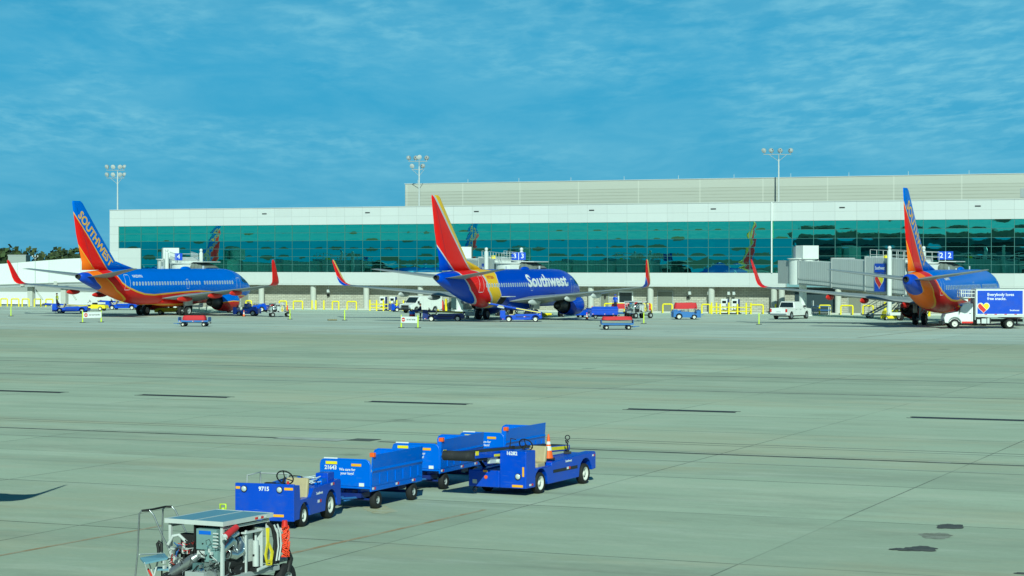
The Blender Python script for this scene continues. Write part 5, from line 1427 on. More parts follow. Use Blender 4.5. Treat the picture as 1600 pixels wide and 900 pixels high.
for lab, c, h, R, num, dbl, so in (('boarding bridge behind the nose of the left airliner, gate sign 4', (-39.2, 238.4), 26.5, (-43.9, 271), '4', False, -1.0),
                          ('boarding bridge behind the lettered middle airliner, gate sign 3', (-.43, 219.6), 26.6, (-6.3, 253.5), '3', True, 0.6),
                          ('long boarding bridge crossing to the right airliner, gate sign 2', (41.5, 200.0), 26, (32.5, 236), '2', True, 2.0)):
    D_, l_ = door_of(c, h); jet_bridge(lab, R, D_, l_, num, dbl, so)

# ---------------------------------------------------------------- road vehicles
def car_wheels(t, xs, r, w, W):
    for x in xs:
        for s in (1, -1): wheel(t, x, s*(W-w/2), r, w, s, rim=M['steel'], hub=.6)
def side_cut(poly_in, wheels, z0):
    """closed side outline with wheel arches: poly from front-bottom over the top to rear-bottom"""
    pts = list(poly_in)
    for x, r in wheels:             # wheels ordered rear to front
        pts.append((x-r, z0))
        for i in range(1, 10): a = PI*i/10; pts.append((x-r*math.cos(a), z0+.02+ (r)*math.sin(a)*.92))
        pts.append((x+r, z0))
    return list(reversed(pts))
def glass_quad(m, P, out): 
    P = [Vector(p) for p in P]; n = (P[1]-P[0]).cross(P[2]-P[0]).normalized()*out
    m.add([p+n for p in P], [tuple(range(len(P)))])
def pickup(label, loc, rot):
    t = thing('pickup_truck', label, 'pickup truck', loc, rot)
    W = .98
    prof = side_cut([(2.85, .45), (2.9, .75), (2.82, 1.08), (1.45, 1.20), (-2.85, 1.20), (-2.9, .60), (-2.85, .45)], [(-1.75, .46), (1.80, .46)], .42)
    m = MB(); m.prism(prof, W-.25, W, 'y'); m.prism(prof, -W, -W+.25, 'y')
    m.box(1.3, 2.80, -W+.251, W-.251, .45, 1.12); m.box(-2.88, -2.80, -W+.251, W-.251, .62, 1.20); m.box(-2.79, 1.29, -W+.251, W-.251, .42, .75)
    m.build('body', M['white'], t, bevel=.03, fix=True)
    c = MB(); top = [(1.30, 1.18), (.62, 1.80), (-.75, 1.86), (-1.00, 1.19)]
    r = []
    for y, k in ((-.94, 0), (-.80, 1), (.80, 1), (.94, 0)): pass
    v = [(1.35, -.94, 1.18), (1.35, .94, 1.18), (-1.05, .94, 1.18), (-1.05, -.94, 1.18), (.55, -.76, 1.84), (.55, .76, 1.84), (-.85, .76, 1.86), (-.85, -.76, 1.86)]
    c.add(v, [(3, 2, 1, 0), (4, 5, 6, 7), (0, 1, 5, 4), (1, 2, 6, 5), (2, 3, 7, 6), (3, 0, 4, 7)])
    c.build('cabin', M['white'], t, bevel=.05, fix=True)
    def P(x, s, z):      # point on the sloping cabin side
        k = (z-1.18)/.67; return (x, s*(.94-.18*k), z)
    g = MB()
    for s in (1, -1):
        glass_quad(g, [P(1.02, s, 1.27), P(.15, s, 1.27), P(.15, s, 1.72), P(.58, s, 1.72)], .012*(-s)); glass_quad(g, [P(.05, s, 1.27), P(-.80, s, 1.27), P(-.72, s, 1.72), P(.05, s, 1.72)], .012*(-s))
    g.add([(1.30, -.82, 1.26), (1.30, .82, 1.26), (.64, .68, 1.77), (.64, -.68, 1.77)], [(0, 1, 2, 3)], 0); 
    g.v[-4:] = [p+Vector((.045, 0, .035)) for p in g.v[-4:]]
    g.add([(-1.06, .80, 1.27), (-1.06, -.80, 1.27), (-.89, -.68, 1.77), (-.89, .68, 1.77)], [(0, 1, 2, 3)], 0); g.v[-4:] = [p+Vector((-.01, 0, 0)) for p in g.v[-4:]]
    g.build('window', M['glass'], t)
    b = MB(); b.box(-3.02, -2.9, -.95, .95, .48, .64); b.box(2.88, 3.0, -.95, .95, .42, .62); b.build('bumper', M['steel'], t, bevel=.03)
    b = MB(); b.box(2.86, 2.90, -.55, .55, .68, 1.0); b.build('grille', M['dark'], t)
    for s in (1, -1):
        b = MB(); b.box(-2.93, -2.80, s*.80, s*.985, .78, 1.12); b.build('tail_light', M['tail'], t, bevel=.02)
        b = MB(); b.box(2.78, 2.92, s*.62, s*.95, .80, 1.0); b.build('headlight', M['lens'], t, bevel=.02)
        b = MB(); b.box(.95, 1.12, s*.96, s*1.20, 1.25, 1.45); b.build('wing_mirror', M['dark'], t, bevel=.02)
        for x in (.12, -.95, 1.22): q = MB(); q.box(x-.008, x+.008, s*(W), s*(W+.003), .55, 1.18); q.build('door_seam', M['grey'], t)
        for x in (.28, -.72): q = MB(); q.box(x-.1, x+.1, s*(W), s*(W+.03), 1.02, 1.06); q.build('door_handle', M['steel'], t)
    b = MB(); b.box(-2.915, -2.89, -.25, .25, .80, .92); b.build('licence_plate', M['lgrey'], t)
    b = MB(); b.box(-2.3, 2.3, -.6, .6, .30, .44); b.build('chassis', M['dark'], t)
    car_wheels(t, (-1.75, 1.80), .40, .26, W)
    return t
def van(label, loc, rot):
    t = thing('white_van', label, 'van', loc, rot)
    W = .98
    prof = side_cut([(2.55, .40), (2.62, .78), (2.5, 1.02), (1.70, 1.16), (1.02, 1.90), (.8, 1.98), (-2.6, 2.0), (-2.68, 1.9), (-2.70, .5), (-2.65, .40)], [(-1.55, .44), (1.60, .44)], .38)
    m = MB(); m.prism(prof, W-.12, W, 'y'); m.prism(prof, -W, -W+.12, 'y')
    pr2 = [(2.5, .42), (2.6, .78), (2.48, 1.0), (1.69, 1.14), (1.01, 1.88), (.8, 1.97), (-2.6, 1.99), (-2.68, 1.88), (-2.68, .42)]
    m.prism(list(reversed(pr2)), -W+.121, W-.121, 'y')
    m.build('body', M['white'], t, bevel=.035, fix=True)
    g = MB(); g.add([(1.66, -.84, 1.22), (1.66, .84, 1.22), (1.10, .80, 1.84), (1.10, -.80, 1.84)], [(0, 1, 2, 3)]); g.v[-4:] = [p+Vector((.035, 0, .03)) for p in g.v[-4:]]
    for s in (1, -1):
        for (a, b, c, d) in ((1.45, .62, .62, 1.05), (.45, -.75, -.75, .45), (-.9, -2.45, -2.45, -.9)):
            glass_quad(g, [(a, s*W, 1.20), (b, s*W, 1.20), (c, s*W, 1.80), (d, s*W, 1.80)], .006*(-s))
    g.build('window', M['glass'], t)
    b = MB(); b.box(2.56, 2.72, -.95, .95, .36, .58); b.box(-2.8, -2.68, -.95, .95, .36, .55); b.build('bumper', M['dark'], t, bevel=.03)
    b = MB(); b.box(2.57, 2.64, -.60, .60, .66, .95); b.build('grille', M['dark'], t)
    for s in (1, -1):
        b = MB(); b.box(2.50, 2.65, s*.64, s*.92, .70, .95); b.build('headlight', M['lens'], t, bevel=.02)
        b = MB(); b.box(1.35, 1.50, s*1.0, s*1.22, 1.15, 1.42); b.build('wing_mirror', M['dark'], t, bevel=.02)
        for x in (.55, 1.5, -.82): q = MB(); q.box(x-.008, x+.008, s*W, s*(W+.003), .5, 1.9); q.build('door_seam', M['grey'], t)
    car_wheels(t, (-1.55, 1.60), .37, .24, W)
    return t
def box_truck(label, loc, rot):
    t = thing('box_truck', label, 'box truck', loc, rot)
    # heading +x; left side (+y) is the side with the picture panel seen in the photo when it heads left
    W = 1.05
    prof = side_cut([(3.60, .55), (3.66, .95), (3.52, 1.32), (2.45, 1.52), (1.95, 2.20), (1.80, 2.26), (1.15, 2.26), (1.10, 2.2), (1.10, .55)], [(2.72, .52)], .50)
    m = MB(); m.prism(prof, W-.16, W, 'y'); m.prism(prof, -W, -W+.16, 'y')
    m.prism(list(reversed([(3.52, .62), (3.58, .95), (3.46, 1.30), (2.42, 1.50), (1.93, 2.18), (1.80, 2.25), (1.15, 2.25), (1.12, .62)])), -W+.161, W-.161, 'y')
    m.build('cabin', M['white'], t, bevel=.035, fix=True)
    g = MB(); g.add([(2.46, -.86, 1.56), (2.46, .86, 1.56), (2.0, .84, 2.12), (2.0, -.84, 2.12)], [(0, 1, 2, 3)]); g.v[-4:] = [p+Vector((.03, 0, .02)) for p in g.v[-4:]]
    for s in (1, -1): glass_quad(g, [(2.35, s*W, 1.52), (1.32, s*W, 1.52), (1.32, s*W, 2.12), (1.85, s*W, 2.12)], .006*(-s))
    g.build('window', M['glass'], t)
    for s in (1, -1):
        q = MB(); q.tube([(2.35+.0, s*(W+.05), 1.95), (2.35, s*(W+.2), 1.95), (2.35, s*(W+.2), 1.5)], .02, 6); q.box(2.28, 2.36, s*(W+.12), s*(W+.30), 1.45, 1.85); q.build('wing_mirror', M['dark'], t)
        q = MB(); q.box(1.22, 1.235, s*W, s*(W+.003), .65, 2.15); q.box(2.42, 2.435, s*W, s*(W+.003), .65, 1.5); q.box(1.3, 1.45, s*W, s*(W+.03), 1.36, 1.41); q.build('door_seam', M['dark'], t)
        q = MB(); q.tube([(2.72+.56*math.cos(a), s*(W+.02), .52+.54*math.sin(a)) for a in [PI*i/12 for i in range(13)]], .035, 6); q.build('wheel_arch', M['grey'], t)
        q = MB(); q.box(3.56, 3.66, s*.62, s*.95, .85, 1.08); q.build('headlight', M['lens'], t, bevel=.02)
    q = MB(); q.box(3.62, 3.82, -1.05, 1.05, .42, .68); q.build('bumper', M['dark'], t, bevel=.02)
    q = MB(); q.box(1.12, 2.1, W+.003, W+.03, .50, .66); q.box(1.12, 2.1, -W-.03, -W-.003, .50, .66); q.build('step', M['red'], t)
    q = MB(); q.box(-3.45, 1.1, -.42, .42, .62, .85); q.box(-.1, .35, .7, 1.0, .45, .95); q.box(.45, .75, .75, 1.0, .45, .85); q.box(-.5, -.2, .7, 1.0, .5, .95); q.build('chassis', M['dark'], t)
    q = MB(); q.cyl((-.28, .86, .48), (-.28, .86, .96), .17, n=14); q.box(-.08, .34, 1.001, 1.02, .48, .92); q.box(.47, .74, 1.001, 1.02, .48, .84); q.build('tank', M['lgrey'], t)
    z0, z1 = 1.06, 3.52
    q = MB(); q.box(-3.55, .86, -1.18, 1.18, z0+.18, z1); q.build('cargo_box', M['white'], t, bevel=.02)
    q = MB(); q.box(-3.57, .88, -1.2, 1.2, z0, z0+.177); q.box(-3.57, .88, -1.2, 1.2, z1+.003, z1+.06); q.build('frame', M['lgrey'], t)
    q = MB(); q.box(-3.28, .74, 1.181, 1.195, 1.34, 3.42); pn = q.build('poster_panel', M['blue'], t)
    q = MB()
    for k in range(9): q.box(-3.2+k*.44, -3.2+k*.44+.22, 1.181, 1.2, 1.27, 1.325, k % 2)
    q.build('reflector', [M['white'], M['red']], t)
    text('lettering', 'Everybody loves\nfree snacks.', .36, lettw, pn, face_mtx((-.13, 1.199, 2.88), (-1, 0, 0), (0, 0, 1)), bold=.018, align='LEFT')
    for c in pn.children: pass
    text('lettering', 'Southwest', .20, lettw, pn, face_mtx((-2.55, 1.199, 1.66), (-1, 0, 0), (0, 0, 1)), bold=.02)
    heart_mark(pn, (.20, 1.199, 1.84), (-1, 0, 0), (0, 0, 1), .98)
    # catering platform above the cab
    q = MB()
    for y in (-.95, 0, .95):
        for x in (1.2, 1.75, 2.15):
            q.cyl((x, y, 2.85), (x, y, 3.45), .03, n=6)
    for z in (3.15, 3.45):
        q.tube([(.9, .95, z), (2.15, .95, z), (2.15, -.95, z), (.9, -.95, z)], .03, 6)
    q.box(.9, 2.2, -1.0, 1.0, 2.78, 2.84); q.prism([(1.5, 2.77), (2.1, 2.77), (1.5, 2.42)], .7, .75, 'y'); q.prism([(1.5, 2.77), (2.1, 2.77), (1.5, 2.42)], -.75, -.7, 'y')
    q.build('platform', M['white'], t)
    q = MB(); q.box(.88, .95, -1.1, 1.1, .8, 3.4); q.build('headboard', M['grey'], t)
    wheel(t, 2.72, W-.13, .44, .26, 1, hub=.58); wheel(t, 2.72, -W+.13, .44, .26, -1, hub=.58)
    for s in (1, -1): wheel(t, -2.15, s*(W-.10), .44, .26, s, hub=.58); wheel(t, -2.15, s*(W-.42), .44, .26, s, hub=.58)
    for y0_, y1_ in ((.60, 1.08), (-1.08, -.6)): q = MB(); q.box(-2.8, -1.5, y0_, y1_, .95, 1.0); q.box(-2.86, -2.80, y0_, y1_, .40, 1.0); q.build('mudguard', M['dark'], t)
    return t
def facing(dx, dy): return math.atan2(dy, dx)
pk = pickup('white crew-cab pickup truck standing before the dark bay by the boarding bridge', at_depth(1236, 222.5).xy.to_3d(), hd(34))
vn = van('white van parked facing the apron beside the fuel pumps', at_depth(657, 251).xy.to_3d(), hd(222))
c = at_depth(1536.5, 190); bt = box_truck('white box truck with a blue advertising panel, at the right edge', (c.x, c.y, 0), PI-rad(2))

# ---------------------------------------------------------------- yellow guards, posts and pumps along the terminal
def wall_pt(px, ly=-1.9): 
    return BM @ Vector((u_of(px, ly), ly, 0))
def mk_hoop(w, h):
    m = MB(); r = .14; pts = [(-w/2, 0, 0), (-w/2, 0, h-r)]
    pts += [(-w/2+r-r*math.cos(a), 0, h-r+r*math.sin(a)) for a in (PI/6, PI/3, PI/2)] + [(w/2-r+r*math.sin(a), 0, h-r+r*math.cos(a)) for a in (0, PI/6, PI/3)] + [(w/2, 0, h-r), (w/2, 0, 0)]
    m.tube(pts, .095, 8); return m
hoops = {}
def hoop(px0, px1, label, h=1.05, ly=-1.9):
    c = wall_pt((px0+px1)/2, ly); D = c.y; w = (px1-px0)*D/FOC/math.cos(BA)
    o = mk_hoop(w, h).build('guard_hoop', M['yellow']); o.location = c; o.rotation_euler = (0, 0, BA)
    return tag(o, label, 'guard hoop', 'yellow guard hoops along the terminal')
spots = [(0.5, 12, 'first yellow hoop from the left edge, under the raised walkway'), (17, 30, 'second yellow hoop from the left edge, behind the lime post'), (34, 46, 'third yellow hoop from the left edge, left of the walkway pillar'), (53, 64, 'yellow hoop just right of the first walkway pillar'), (71, 83, 'yellow hoop behind the driver of the leftmost loader'),
         (384, 393, 'yellow hoop behind the nose of the left airliner'), (436, 448, 'yellow hoop behind the grey air start cart near the left winglet'), (458, 473, 'yellow hoop between the left winglet and the paired column bollards'), (519, 529.5, 'narrow yellow hoop under the port winglet of the middle airliner'), (542, 557, 'wide yellow hoop behind the lone lime post'),
         (1005, 1018, 'yellow hoop right of the white framed window'), (1036, 1050, 'yellow hoop left of the tug with the red load'), (1097, 1109, 'yellow hoop just right of the tug with the red load'), (1174, 1192, 'yellow hoop between the right pair of fuel pumps and the pickup'), (1281, 1297, 'yellow hoop in the bridge shadow right of the pickup'), (1314.5, 1332, 'yellow hoop under the red flap fairing of the right airliner'),
         (1349, 1364, 'yellow hoop behind the foot of the mobile stairs'), (945, 975, 'long yellow rail behind the blue baggage cart')]
for a, b, lab in spots: hoop(a, b, lab)
def bollard(px, label, h=1.2, ly=-1.9, r=.10, grp='yellow bollards along the terminal'):
    c = wall_pt(px, ly)
    m = MB(); m.cyl((0, 0, 0), (0, 0, h), r, n=12, caps=False); m.sphere((0, 0, h), r, 12, 6, sc=(1, 1, .5))
    o = m.build('bollard', M['yellow']); o.location = c; return tag(o, label, 'bollard', grp)
for px, lab in ((487.5, 'left of two bollards guarding the column right of the left winglet'), (493.5, 'right of two bollards guarding the column right of the left winglet'), (506, 'lone bollard between the column pair and the narrow yellow hoop'),
                (1212, 'left bollard of the pair behind the bed of the white pickup'), (1219, 'right bollard of the pair behind the bed of the white pickup')): bollard(px, lab, 1.15)
for px, lab in ((684, 'yellow bollard left of the red fire extinguisher'), (697, 'yellow bollard right of the red fire extinguisher'), (1383, 'yellow bollard beyond the mobile stairs, left of the right airliner gear'), (1452, 'yellow bollard seen under the belly of the right airliner')): bollard(px, lab, 1.5, -5.0, .15)
def pump_island(px_list, label_side, x0, x1):
    for i, px in enumerate(px_list):
        c = wall_pt(px, -4.2)
        t = thing('fuel_pump', ('left' if i == 0 else 'right')+' white fuel pump of the pair '+label_side, 'fuel pump', c, BA, 'white fuel pumps')
        m = MB(); m.box(-.38, .38, -.24, .24, .12, 1.75); m.build('cabinet', M['white'], t, bevel=.03)
        m = MB(); m.box(-.24, .24, -.255, -.243, 1.25, 1.55); m.build('display', M['glass'], t)
        m = MB(); m.box(-.28, .28, -.252, -.243, .85, .95); m.box(-.2, .1, -.256, -.243, .4, .6); m.build('label_strip', M['grey'], t)
        m = MB(); m.box(.385, .48, -.2, .2, .12, 1.72); m.build('side_panel', M['dblue'], t)
        m = MB(); m.tube([(.30, -.27, 1.1), (.36, -.34, .7), (.2, -.36, .35), (-.1, -.34, .5), (-.15, -.27, .95)], .022, 6); m.box(.25, .33, -.32, -.25, 1.02, 1.2); m.build('hose', M['hose'], t)
        m = MB(); m.box(-.6, .6, -.45, .45, 0, .12); m.build('plinth', M['dark'], t)
    u0, u1 = u_of(x0, -5.0), u_of(x1, -5.0)
    g = thing('guard_rail', 'yellow guard rail on posts round the fuel pumps '+label_side, 'guard rail', BM @ Vector(((u0+u1)/2, -5.0, 0)), BA, 'yellow guard rails round the fuel pumps')
    L = (u1-u0)/2
    m = MB()
    for z in (.35, .80): m.cyl((-L, 0, z), (L, 0, z), .06, n=8); m.cyl((-L, 0, z), (-L, 1.8, z), .06, n=8); m.cyl((L, 0, z), (L, 1.8, z), .06, n=8)
    m.build('rail', M['yellow'], g)
    n = 5
    for k in range(n):
        x = -L+2*L*k/(n-1); m = MB(); m.cyl((x, 0, 0), (x, 0, 1.35 if k % 2 == 0 else 1.2), .10, n=10); m.build('post', M['yellow'], g)
    for k, y in ((-L, 1.8), (L, 1.8)): m = MB(); m.cyl((k, y, 0), (k, y, 1.3), .10, n=10); m.build('post', M['yellow'], g)
pump_island((598.5, 614), 'left of the white van', 578, 620)
pump_island((1132.5, 1149), 'left of the white pickup', 1112, 1166)
c = wall_pt(693.5-2, -5.4)
t = thing('fire_extinguisher', 'large red wheeled fire extinguisher between two yellow bollards', 'fire extinguisher', c, BA)
m = MB(); m.lathe([(.01, .12), (.15, .15), (.17, .3), (.17, 1.15), (.10, 1.3), (.04, 1.35), (.04, 1.45)], (0, 0, 0), (0, 0, 1), n=14); m.build('cylinder', M['red'], t, fix=True)
m = MB(); m.tube([(.04, -.1, 1.4), (.22, -.18, 1.1), (.2, -.2, .5)], .02, 6); m.build('hose', M['hose'], t)
for s in (1, -1): wheel(t, 0, s*.22, .14, .06, s)
c = wall_pt(714.5, -5.2)
t = thing('electrical_cabinet', 'grey-green electrical cabinet on legs right of the fire extinguisher', 'cabinet', c, BA)
m = MB(); m.box(-.68, .68, -.3, .3, .35, 1.65); m.build('cabinet', pmat('cabinet_green', (0.33, 0.42, 0.40), .5), t, bevel=.02)
m = MB(); m.box(-.01, .01, -.306, -.30, .4, 1.6); m.box(.08, .12, -.33, -.30, .9, 1.1); m.build('door_handle', M['dark'], t)
m = MB(); [m.box(x-.03, x+.03, y-.03, y+.03, 0, .349) for x in (-.6, .6) for y in (-.25, .25)]; m.build('leg', M['grey'], t)
c = wall_pt(1262, -2.6)                        # things in the dark bay
t = thing('metal_rack', 'low blue-grey metal rack in the shade behind the pickup hood', 'rack', BM @ Vector((u_of(1283, -2.8), -2.8, 0)), BA)
m = MB(); m.box(-1.1, 1.1, -.4, .4, .5, .58); m.box(-1.1, 1.1, -.4, .4, .95, 1.0); m.build('shelf', M['pblue'], t)
m = MB(); [m.box(x-.04, x+.04, y-.04, y+.04, 0, 1.6 if x < 0 else 1.0) for x in (-1.0, 1.0) for y in (-.35, .35)]; m.build('upright', M['lgrey'], t)

# lime posts and sign barriers
for px, py, lab in ((17, 494, 'lime delineator post at the far left before the yellow hoops'), (453, 499, 'lime delineator post right of the grey air start cart'), (538.5, 500.5, 'lone lime delineator post near the dark heap left of the middle airliner'),
                    (1006, 505.5, 'lime delineator post right of the cart with the red cover'), (1186, 507, 'lime delineator post left of the white pickup')):
    g = ground_at(px, py); delineator(lab, g, 1.12, 'lime delineator posts on the apron')
gp = at_depth(348, 41.2); delineator('lime delineator whose handle shows above the roof of the foreground engine cart', (gp.x, gp.y, 0), 1.12, 'lime delineator posts on the apron')
sign_barrier('white do not enter board between two lime posts by the left airliner', ground_at(129, 504), ground_at(158, 503.5), 'no entry boards on lime posts')
sign_barrier('white do not enter board between two lime posts left of the middle airliner', ground_at(627, 512), ground_at(653, 512.5), 'no entry boards on lime posts')
g = ground_at(519.5, 501); m = MB()
for k in range(6): m.sphere((random.uniform(-.35, .35), random.uniform(-.2, .2), .08), .2, 8, 6, sc=(1.1, .8, .45))
o = m.build('sandbag_heap', pmat('sandbag', (0.25, 0.22, 0.13), .9, var=.3)); o.location = g; tag(o, 'low brown heap of sandbags on the apron under the port wing tip', 'sandbags')

# ---------------------------------------------------------------- ramp vehicles round the stands
bgl = 'belt loaders at the stands'
def G(px, D): v = at_depth(px, D); return (v.x, v.y, 0)
bl1 = belt_loader('belt loader at the far left with a driver in a yellow vest standing on it', G(112, 249), PI-rad(4), body=M['blue'], group=bgl, mark=False)
bl1.scale = (1.0, 1.0, 1.0)
bl2 = dup(bl1, G(193, 268), PI-rad(12), 'belt loader parked behind the tail of the left airliner')
bl3 = belt_loader('belt loader coloured dark blue for the shade under the middle airliner tail', G(694, 214), PI-rad(3), body=M['dblue'], group=bgl, mark=False)  # darker body colour stands for the airliner's shadow on it
bl4 = belt_loader('belt loader with raised belt reaching the aft hold of the middle airliner', G(815, 212.5), PI-rad(3), body=M['blue'], group=bgl, lift=rad(10), mark=True)
person('person in dark clothes and yellow safety vest standing on the leftmost loader', (G(89, 249.6)[0], 249.6, .60), hd(270), M['navy'], True)
person('person in dark clothes at the left end of the shade-darkened loader', (G(657, 216)[0], 216, 0.0), hd(250), M['navy'], False, arms='fwd')
person('person in blue cap behind the big blue baggage cart', (G(961.5, 228)[0], 228, 0.75), hd(200), M['blue'], False, cap=M['blue'])
tg = 'baggage tugs at the stands'
tug1 = bag_tug('small blue tug at the nose of the left airliner, orange cone beside it', G(386, 236), PI-rad(10), group=tg, detail=True)
tug2 = dup(tug1, G(402, 256), PI-rad(16), 'blue tug close to the wall beyond the nose of the left airliner')
tug3 = bag_tug('faded blue tug facing right with a red load behind it', G(1072, 221), rad(6), body=M['pblue'], group=tg)
tug4 = dup(tug1, G(915, 229), rad(70), 'blue tug tucked behind the starboard engine of the middle airliner')
tug5 = dup(tug1, G(627, 257), rad(200), 'blue tug parked between the fuel pumps and the white van')
def load_on(cart_loc, rot, label, z=.58, tall=.55, L=1.15, W=.5, mat=None):
    m = MB(); N = 14; v = []
    rings = []
    for k in range(7):
        q = k/6; zz = z + tall*q; inset = .10*q*q
        rings.append([Vector((math.copysign(abs(math.cos(2*PI*i/24))**.35, math.cos(2*PI*i/24))*(L-inset) + .03*noise.noise(Vector((i*.6, k*.9, 1))),
                              math.copysign(abs(math.sin(2*PI*i/24))**.35, math.sin(2*PI*i/24))*(W-inset) + .03*noise.noise(Vector((i*.6, k*.9, 5))), zz + .04*noise.noise(Vector((i*.5, k, 9))))) for i in range(24)])
    m.loft(rings)
    o = m.build('red_cover', mat or M['redcloth']); o.location = (cart_loc[0], cart_loc[1], 0); o.rotation_euler = (0, 0, rot)
    return tag(o, label, 'cargo cover', 'red covers on the carts')
cg = 'low carts with red covers'
c1_ = G(304, 196); bc1 = bag_cart('low blue cart with a red cover in front of the left airliner', c1_, rad(176), mat=M['pblue'], group=cg, low=True)
load_on(c1_, rad(176), 'red cover lying over the cart in front of the left airliner', z=.60, tall=.42, L=1.1)
c2_ = G(964, 186.5); bc2 = dup(bc1, c2_, rad(3), 'low blue-grey cart with a flat red cover, nearest the viewer below the middle airliner'); bc2['group'] = cg
load_on(c2_, rad(3), 'flat red cover on the cart nearest the viewer below the middle airliner', z=.86, tall=.30, L=1.35, W=.62)
c3_ = G(1071, 229); bc3 = dup(bc1, c3_, rad(2), 'low cart hidden behind the faded blue tug'); load_on(c3_, rad(2), 'red cover on the cart behind the faded blue tug', z=.95, tall=.65, L=1.25, W=.6)
c4_ = G(974, 229.5); bc4 = dup(bc1, c4_, rad(4), 'low cart standing behind the big blue baggage cart'); load_on(c4_, rad(4), 'red cover on the cart behind the big blue baggage cart', z=.95, tall=.55, L=1.3, W=.6)
bc5 = bag_cart('big blue baggage cart right of the middle airliner engine', G(945, 224), rad(178), mat=M['blue'], group='high-sided carts at the stands')
cone('orange cone beside the small tug at the left airliner', ground_at(381, 494.5), 'orange cones at the stands')
cone('orange cone right of the middle airliner engine', ground_at(917, 499), 'orange cones at the stands', 1.05)
# yellow low tractor and yellow tow gear
def tow_tractor(label, loc, rot):
    t = thing('towing_tractor', label, 'towing tractor', loc, rot, 'yellow towing gear')
    m = MB(); m.prism(list(reversed([(1.7, .25), (1.75, .6), (1.2, .75), (-.2, .78), (-1.6, .70), (-1.7, .3)])), -.7, .7, 'y'); m.build('body', M['yellow'], t, bevel=.03, fix=True)
    m = MB(); m.box(-.3, .1, -.45, .45, .79, 1.0); m.build('seat', M['black'], t, bevel=.03); steering(t, (.45, .2, 1.2))
    for x in (-1.05, 1.05):
        for s in (1, -1): wheel(t, x, s*.66, .27, .2, s)
    return t
tt = tow_tractor('low yellow towing tractor under the belly of the left airliner', G(266, 243), PI)
tt2 = dup(tt, G(147, 262), rad(170), 'low yellow towing tractor beyond the leftmost loader')
def tow_bar(label, loc, rot, L=2.7):
    t = thing('tow_bar', label, 'tow bar', loc, rot, 'yellow towing gear')
    m = MB(); m.cyl((-L/2, 0, .42), (L/2, 0, .42), .13, n=12); m.box(-L/2, L/2-.5, -.2, .2, .16, .40); m.build('beam', M['yellow'], t)
    m = MB(); m.tube([(L/2+.1+.12*math.cos(a), .12*math.sin(a), .42) for a in [2*PI*i/10 for i in range(10)]], .03, 6, closed=True); m.build('eye', M['dark'], t)
    for s in (1, -1): wheel(t, -L/2+.5, s*.3, .18, .1, s)
    return t
tow_bar('long yellow tow bar lying before the mobile stairs and the right airliner', ground_at(1396, 500), rad(0), 2.6)
tow_bar('yellow tow bar under the starboard wing of the middle airliner', (G(845, 226)[0], 226, 0), rad(20), 2.4)
# white lavatory cart under the middle tail
t = thing('service_cart', 'small white service cart on the ground under the middle airliner belly', 'service cart', G(737, 224), rad(175))
m = MB(); m.box(-.7, .7, -.4, .4, .3, .75); m.cyl((-.3, 0, .75), (-.3, 0, 1.25), .12, n=10); m.build('tank', M['white'], t, bevel=.04)
for x in (-.45, .45):
    for s in (1, -1): wheel(t, x, s*.38, .16, .1, s)
# blue and red drum beside the dark loader
t = thing('drum', 'blue drum with a red band left of the shade-darkened loader', 'drum', G(644, 217), 0)
m = MB(); m.cyl((0, 0, 0), (0, 0, .95), .30, n=18); m.build('barrel', M['cart'], t)
m = MB(); m.lathe([(.31, .42), (.31, .62)], (0, 0, 0), (0, 0, 1), n=18); m.build('band', M['red'], t, fix=True)
# mobile stairs by the right airliner
t = thing('mobile_stairs', 'grey mobile stairs sloping up to the right under the bridge, left of the right airliner', 'mobile stairs', G(1352, 226), rad(8))
L, Hh, n = 4.4, 2.55, 13
for y in (-.75, .75):
    m = MB(); m.prism([(0, .25), (.25, .25), (L, Hh-.25), (L, Hh), (L-.1, Hh)], y-.03, y+.03, 'y'); m.build('stringer', M['lgrey'], t)
    m = MB(); m.tube([(.1, y, .3), (.1, y, 1.2), (L, y, Hh+1.0), (L+1.2, y, Hh+1.0), (L+1.2, y, Hh)], .035, 6)
    for k in range(1, 6): m.cyl((L*k/6, y, Hh*k/6+.1), (L*k/6, y, Hh*k/6+1.1), .022, n=5)
    m.build('handrail', M['grey'], t)
m = MB()
for k in range(n): m.box(L*(k+.5)/n-.14, L*(k+.5)/n+.14, -.72, .72, .25+(Hh-.25)*(k+1)/n-.04, .25+(Hh-.25)*(k+1)/n)
m.box(L, L+1.2, -.74, .74, Hh-.08, Hh); m.build('tread', M['dark'], t)
m = MB(); m.box(-.2, L+1.0, -.5, .5, .28, .42); m.cyl((L*.6, -.5, .4), (L, -.5, Hh-.3), .06, n=8); m.cyl((L*.6, .5, .4), (L, .5, Hh-.3), .06, n=8); m.cyl((L*.9, -.6, .4), (L*.9, -.6, Hh-.4), .05, n=8); m.cyl((L*.9, .6, .4), (L*.9, .6, Hh-.4), .05, n=8); m.build('frame', M['grey'], t)
for x in (.5, L+.6):
    for s in (1, -1): wheel(t, x, s*.62, .24, .15, s)
tugY = tow_tractor('yellow tow tractor half hidden by the mobile stairs, near the port engine', G(1404, 231), rad(10))
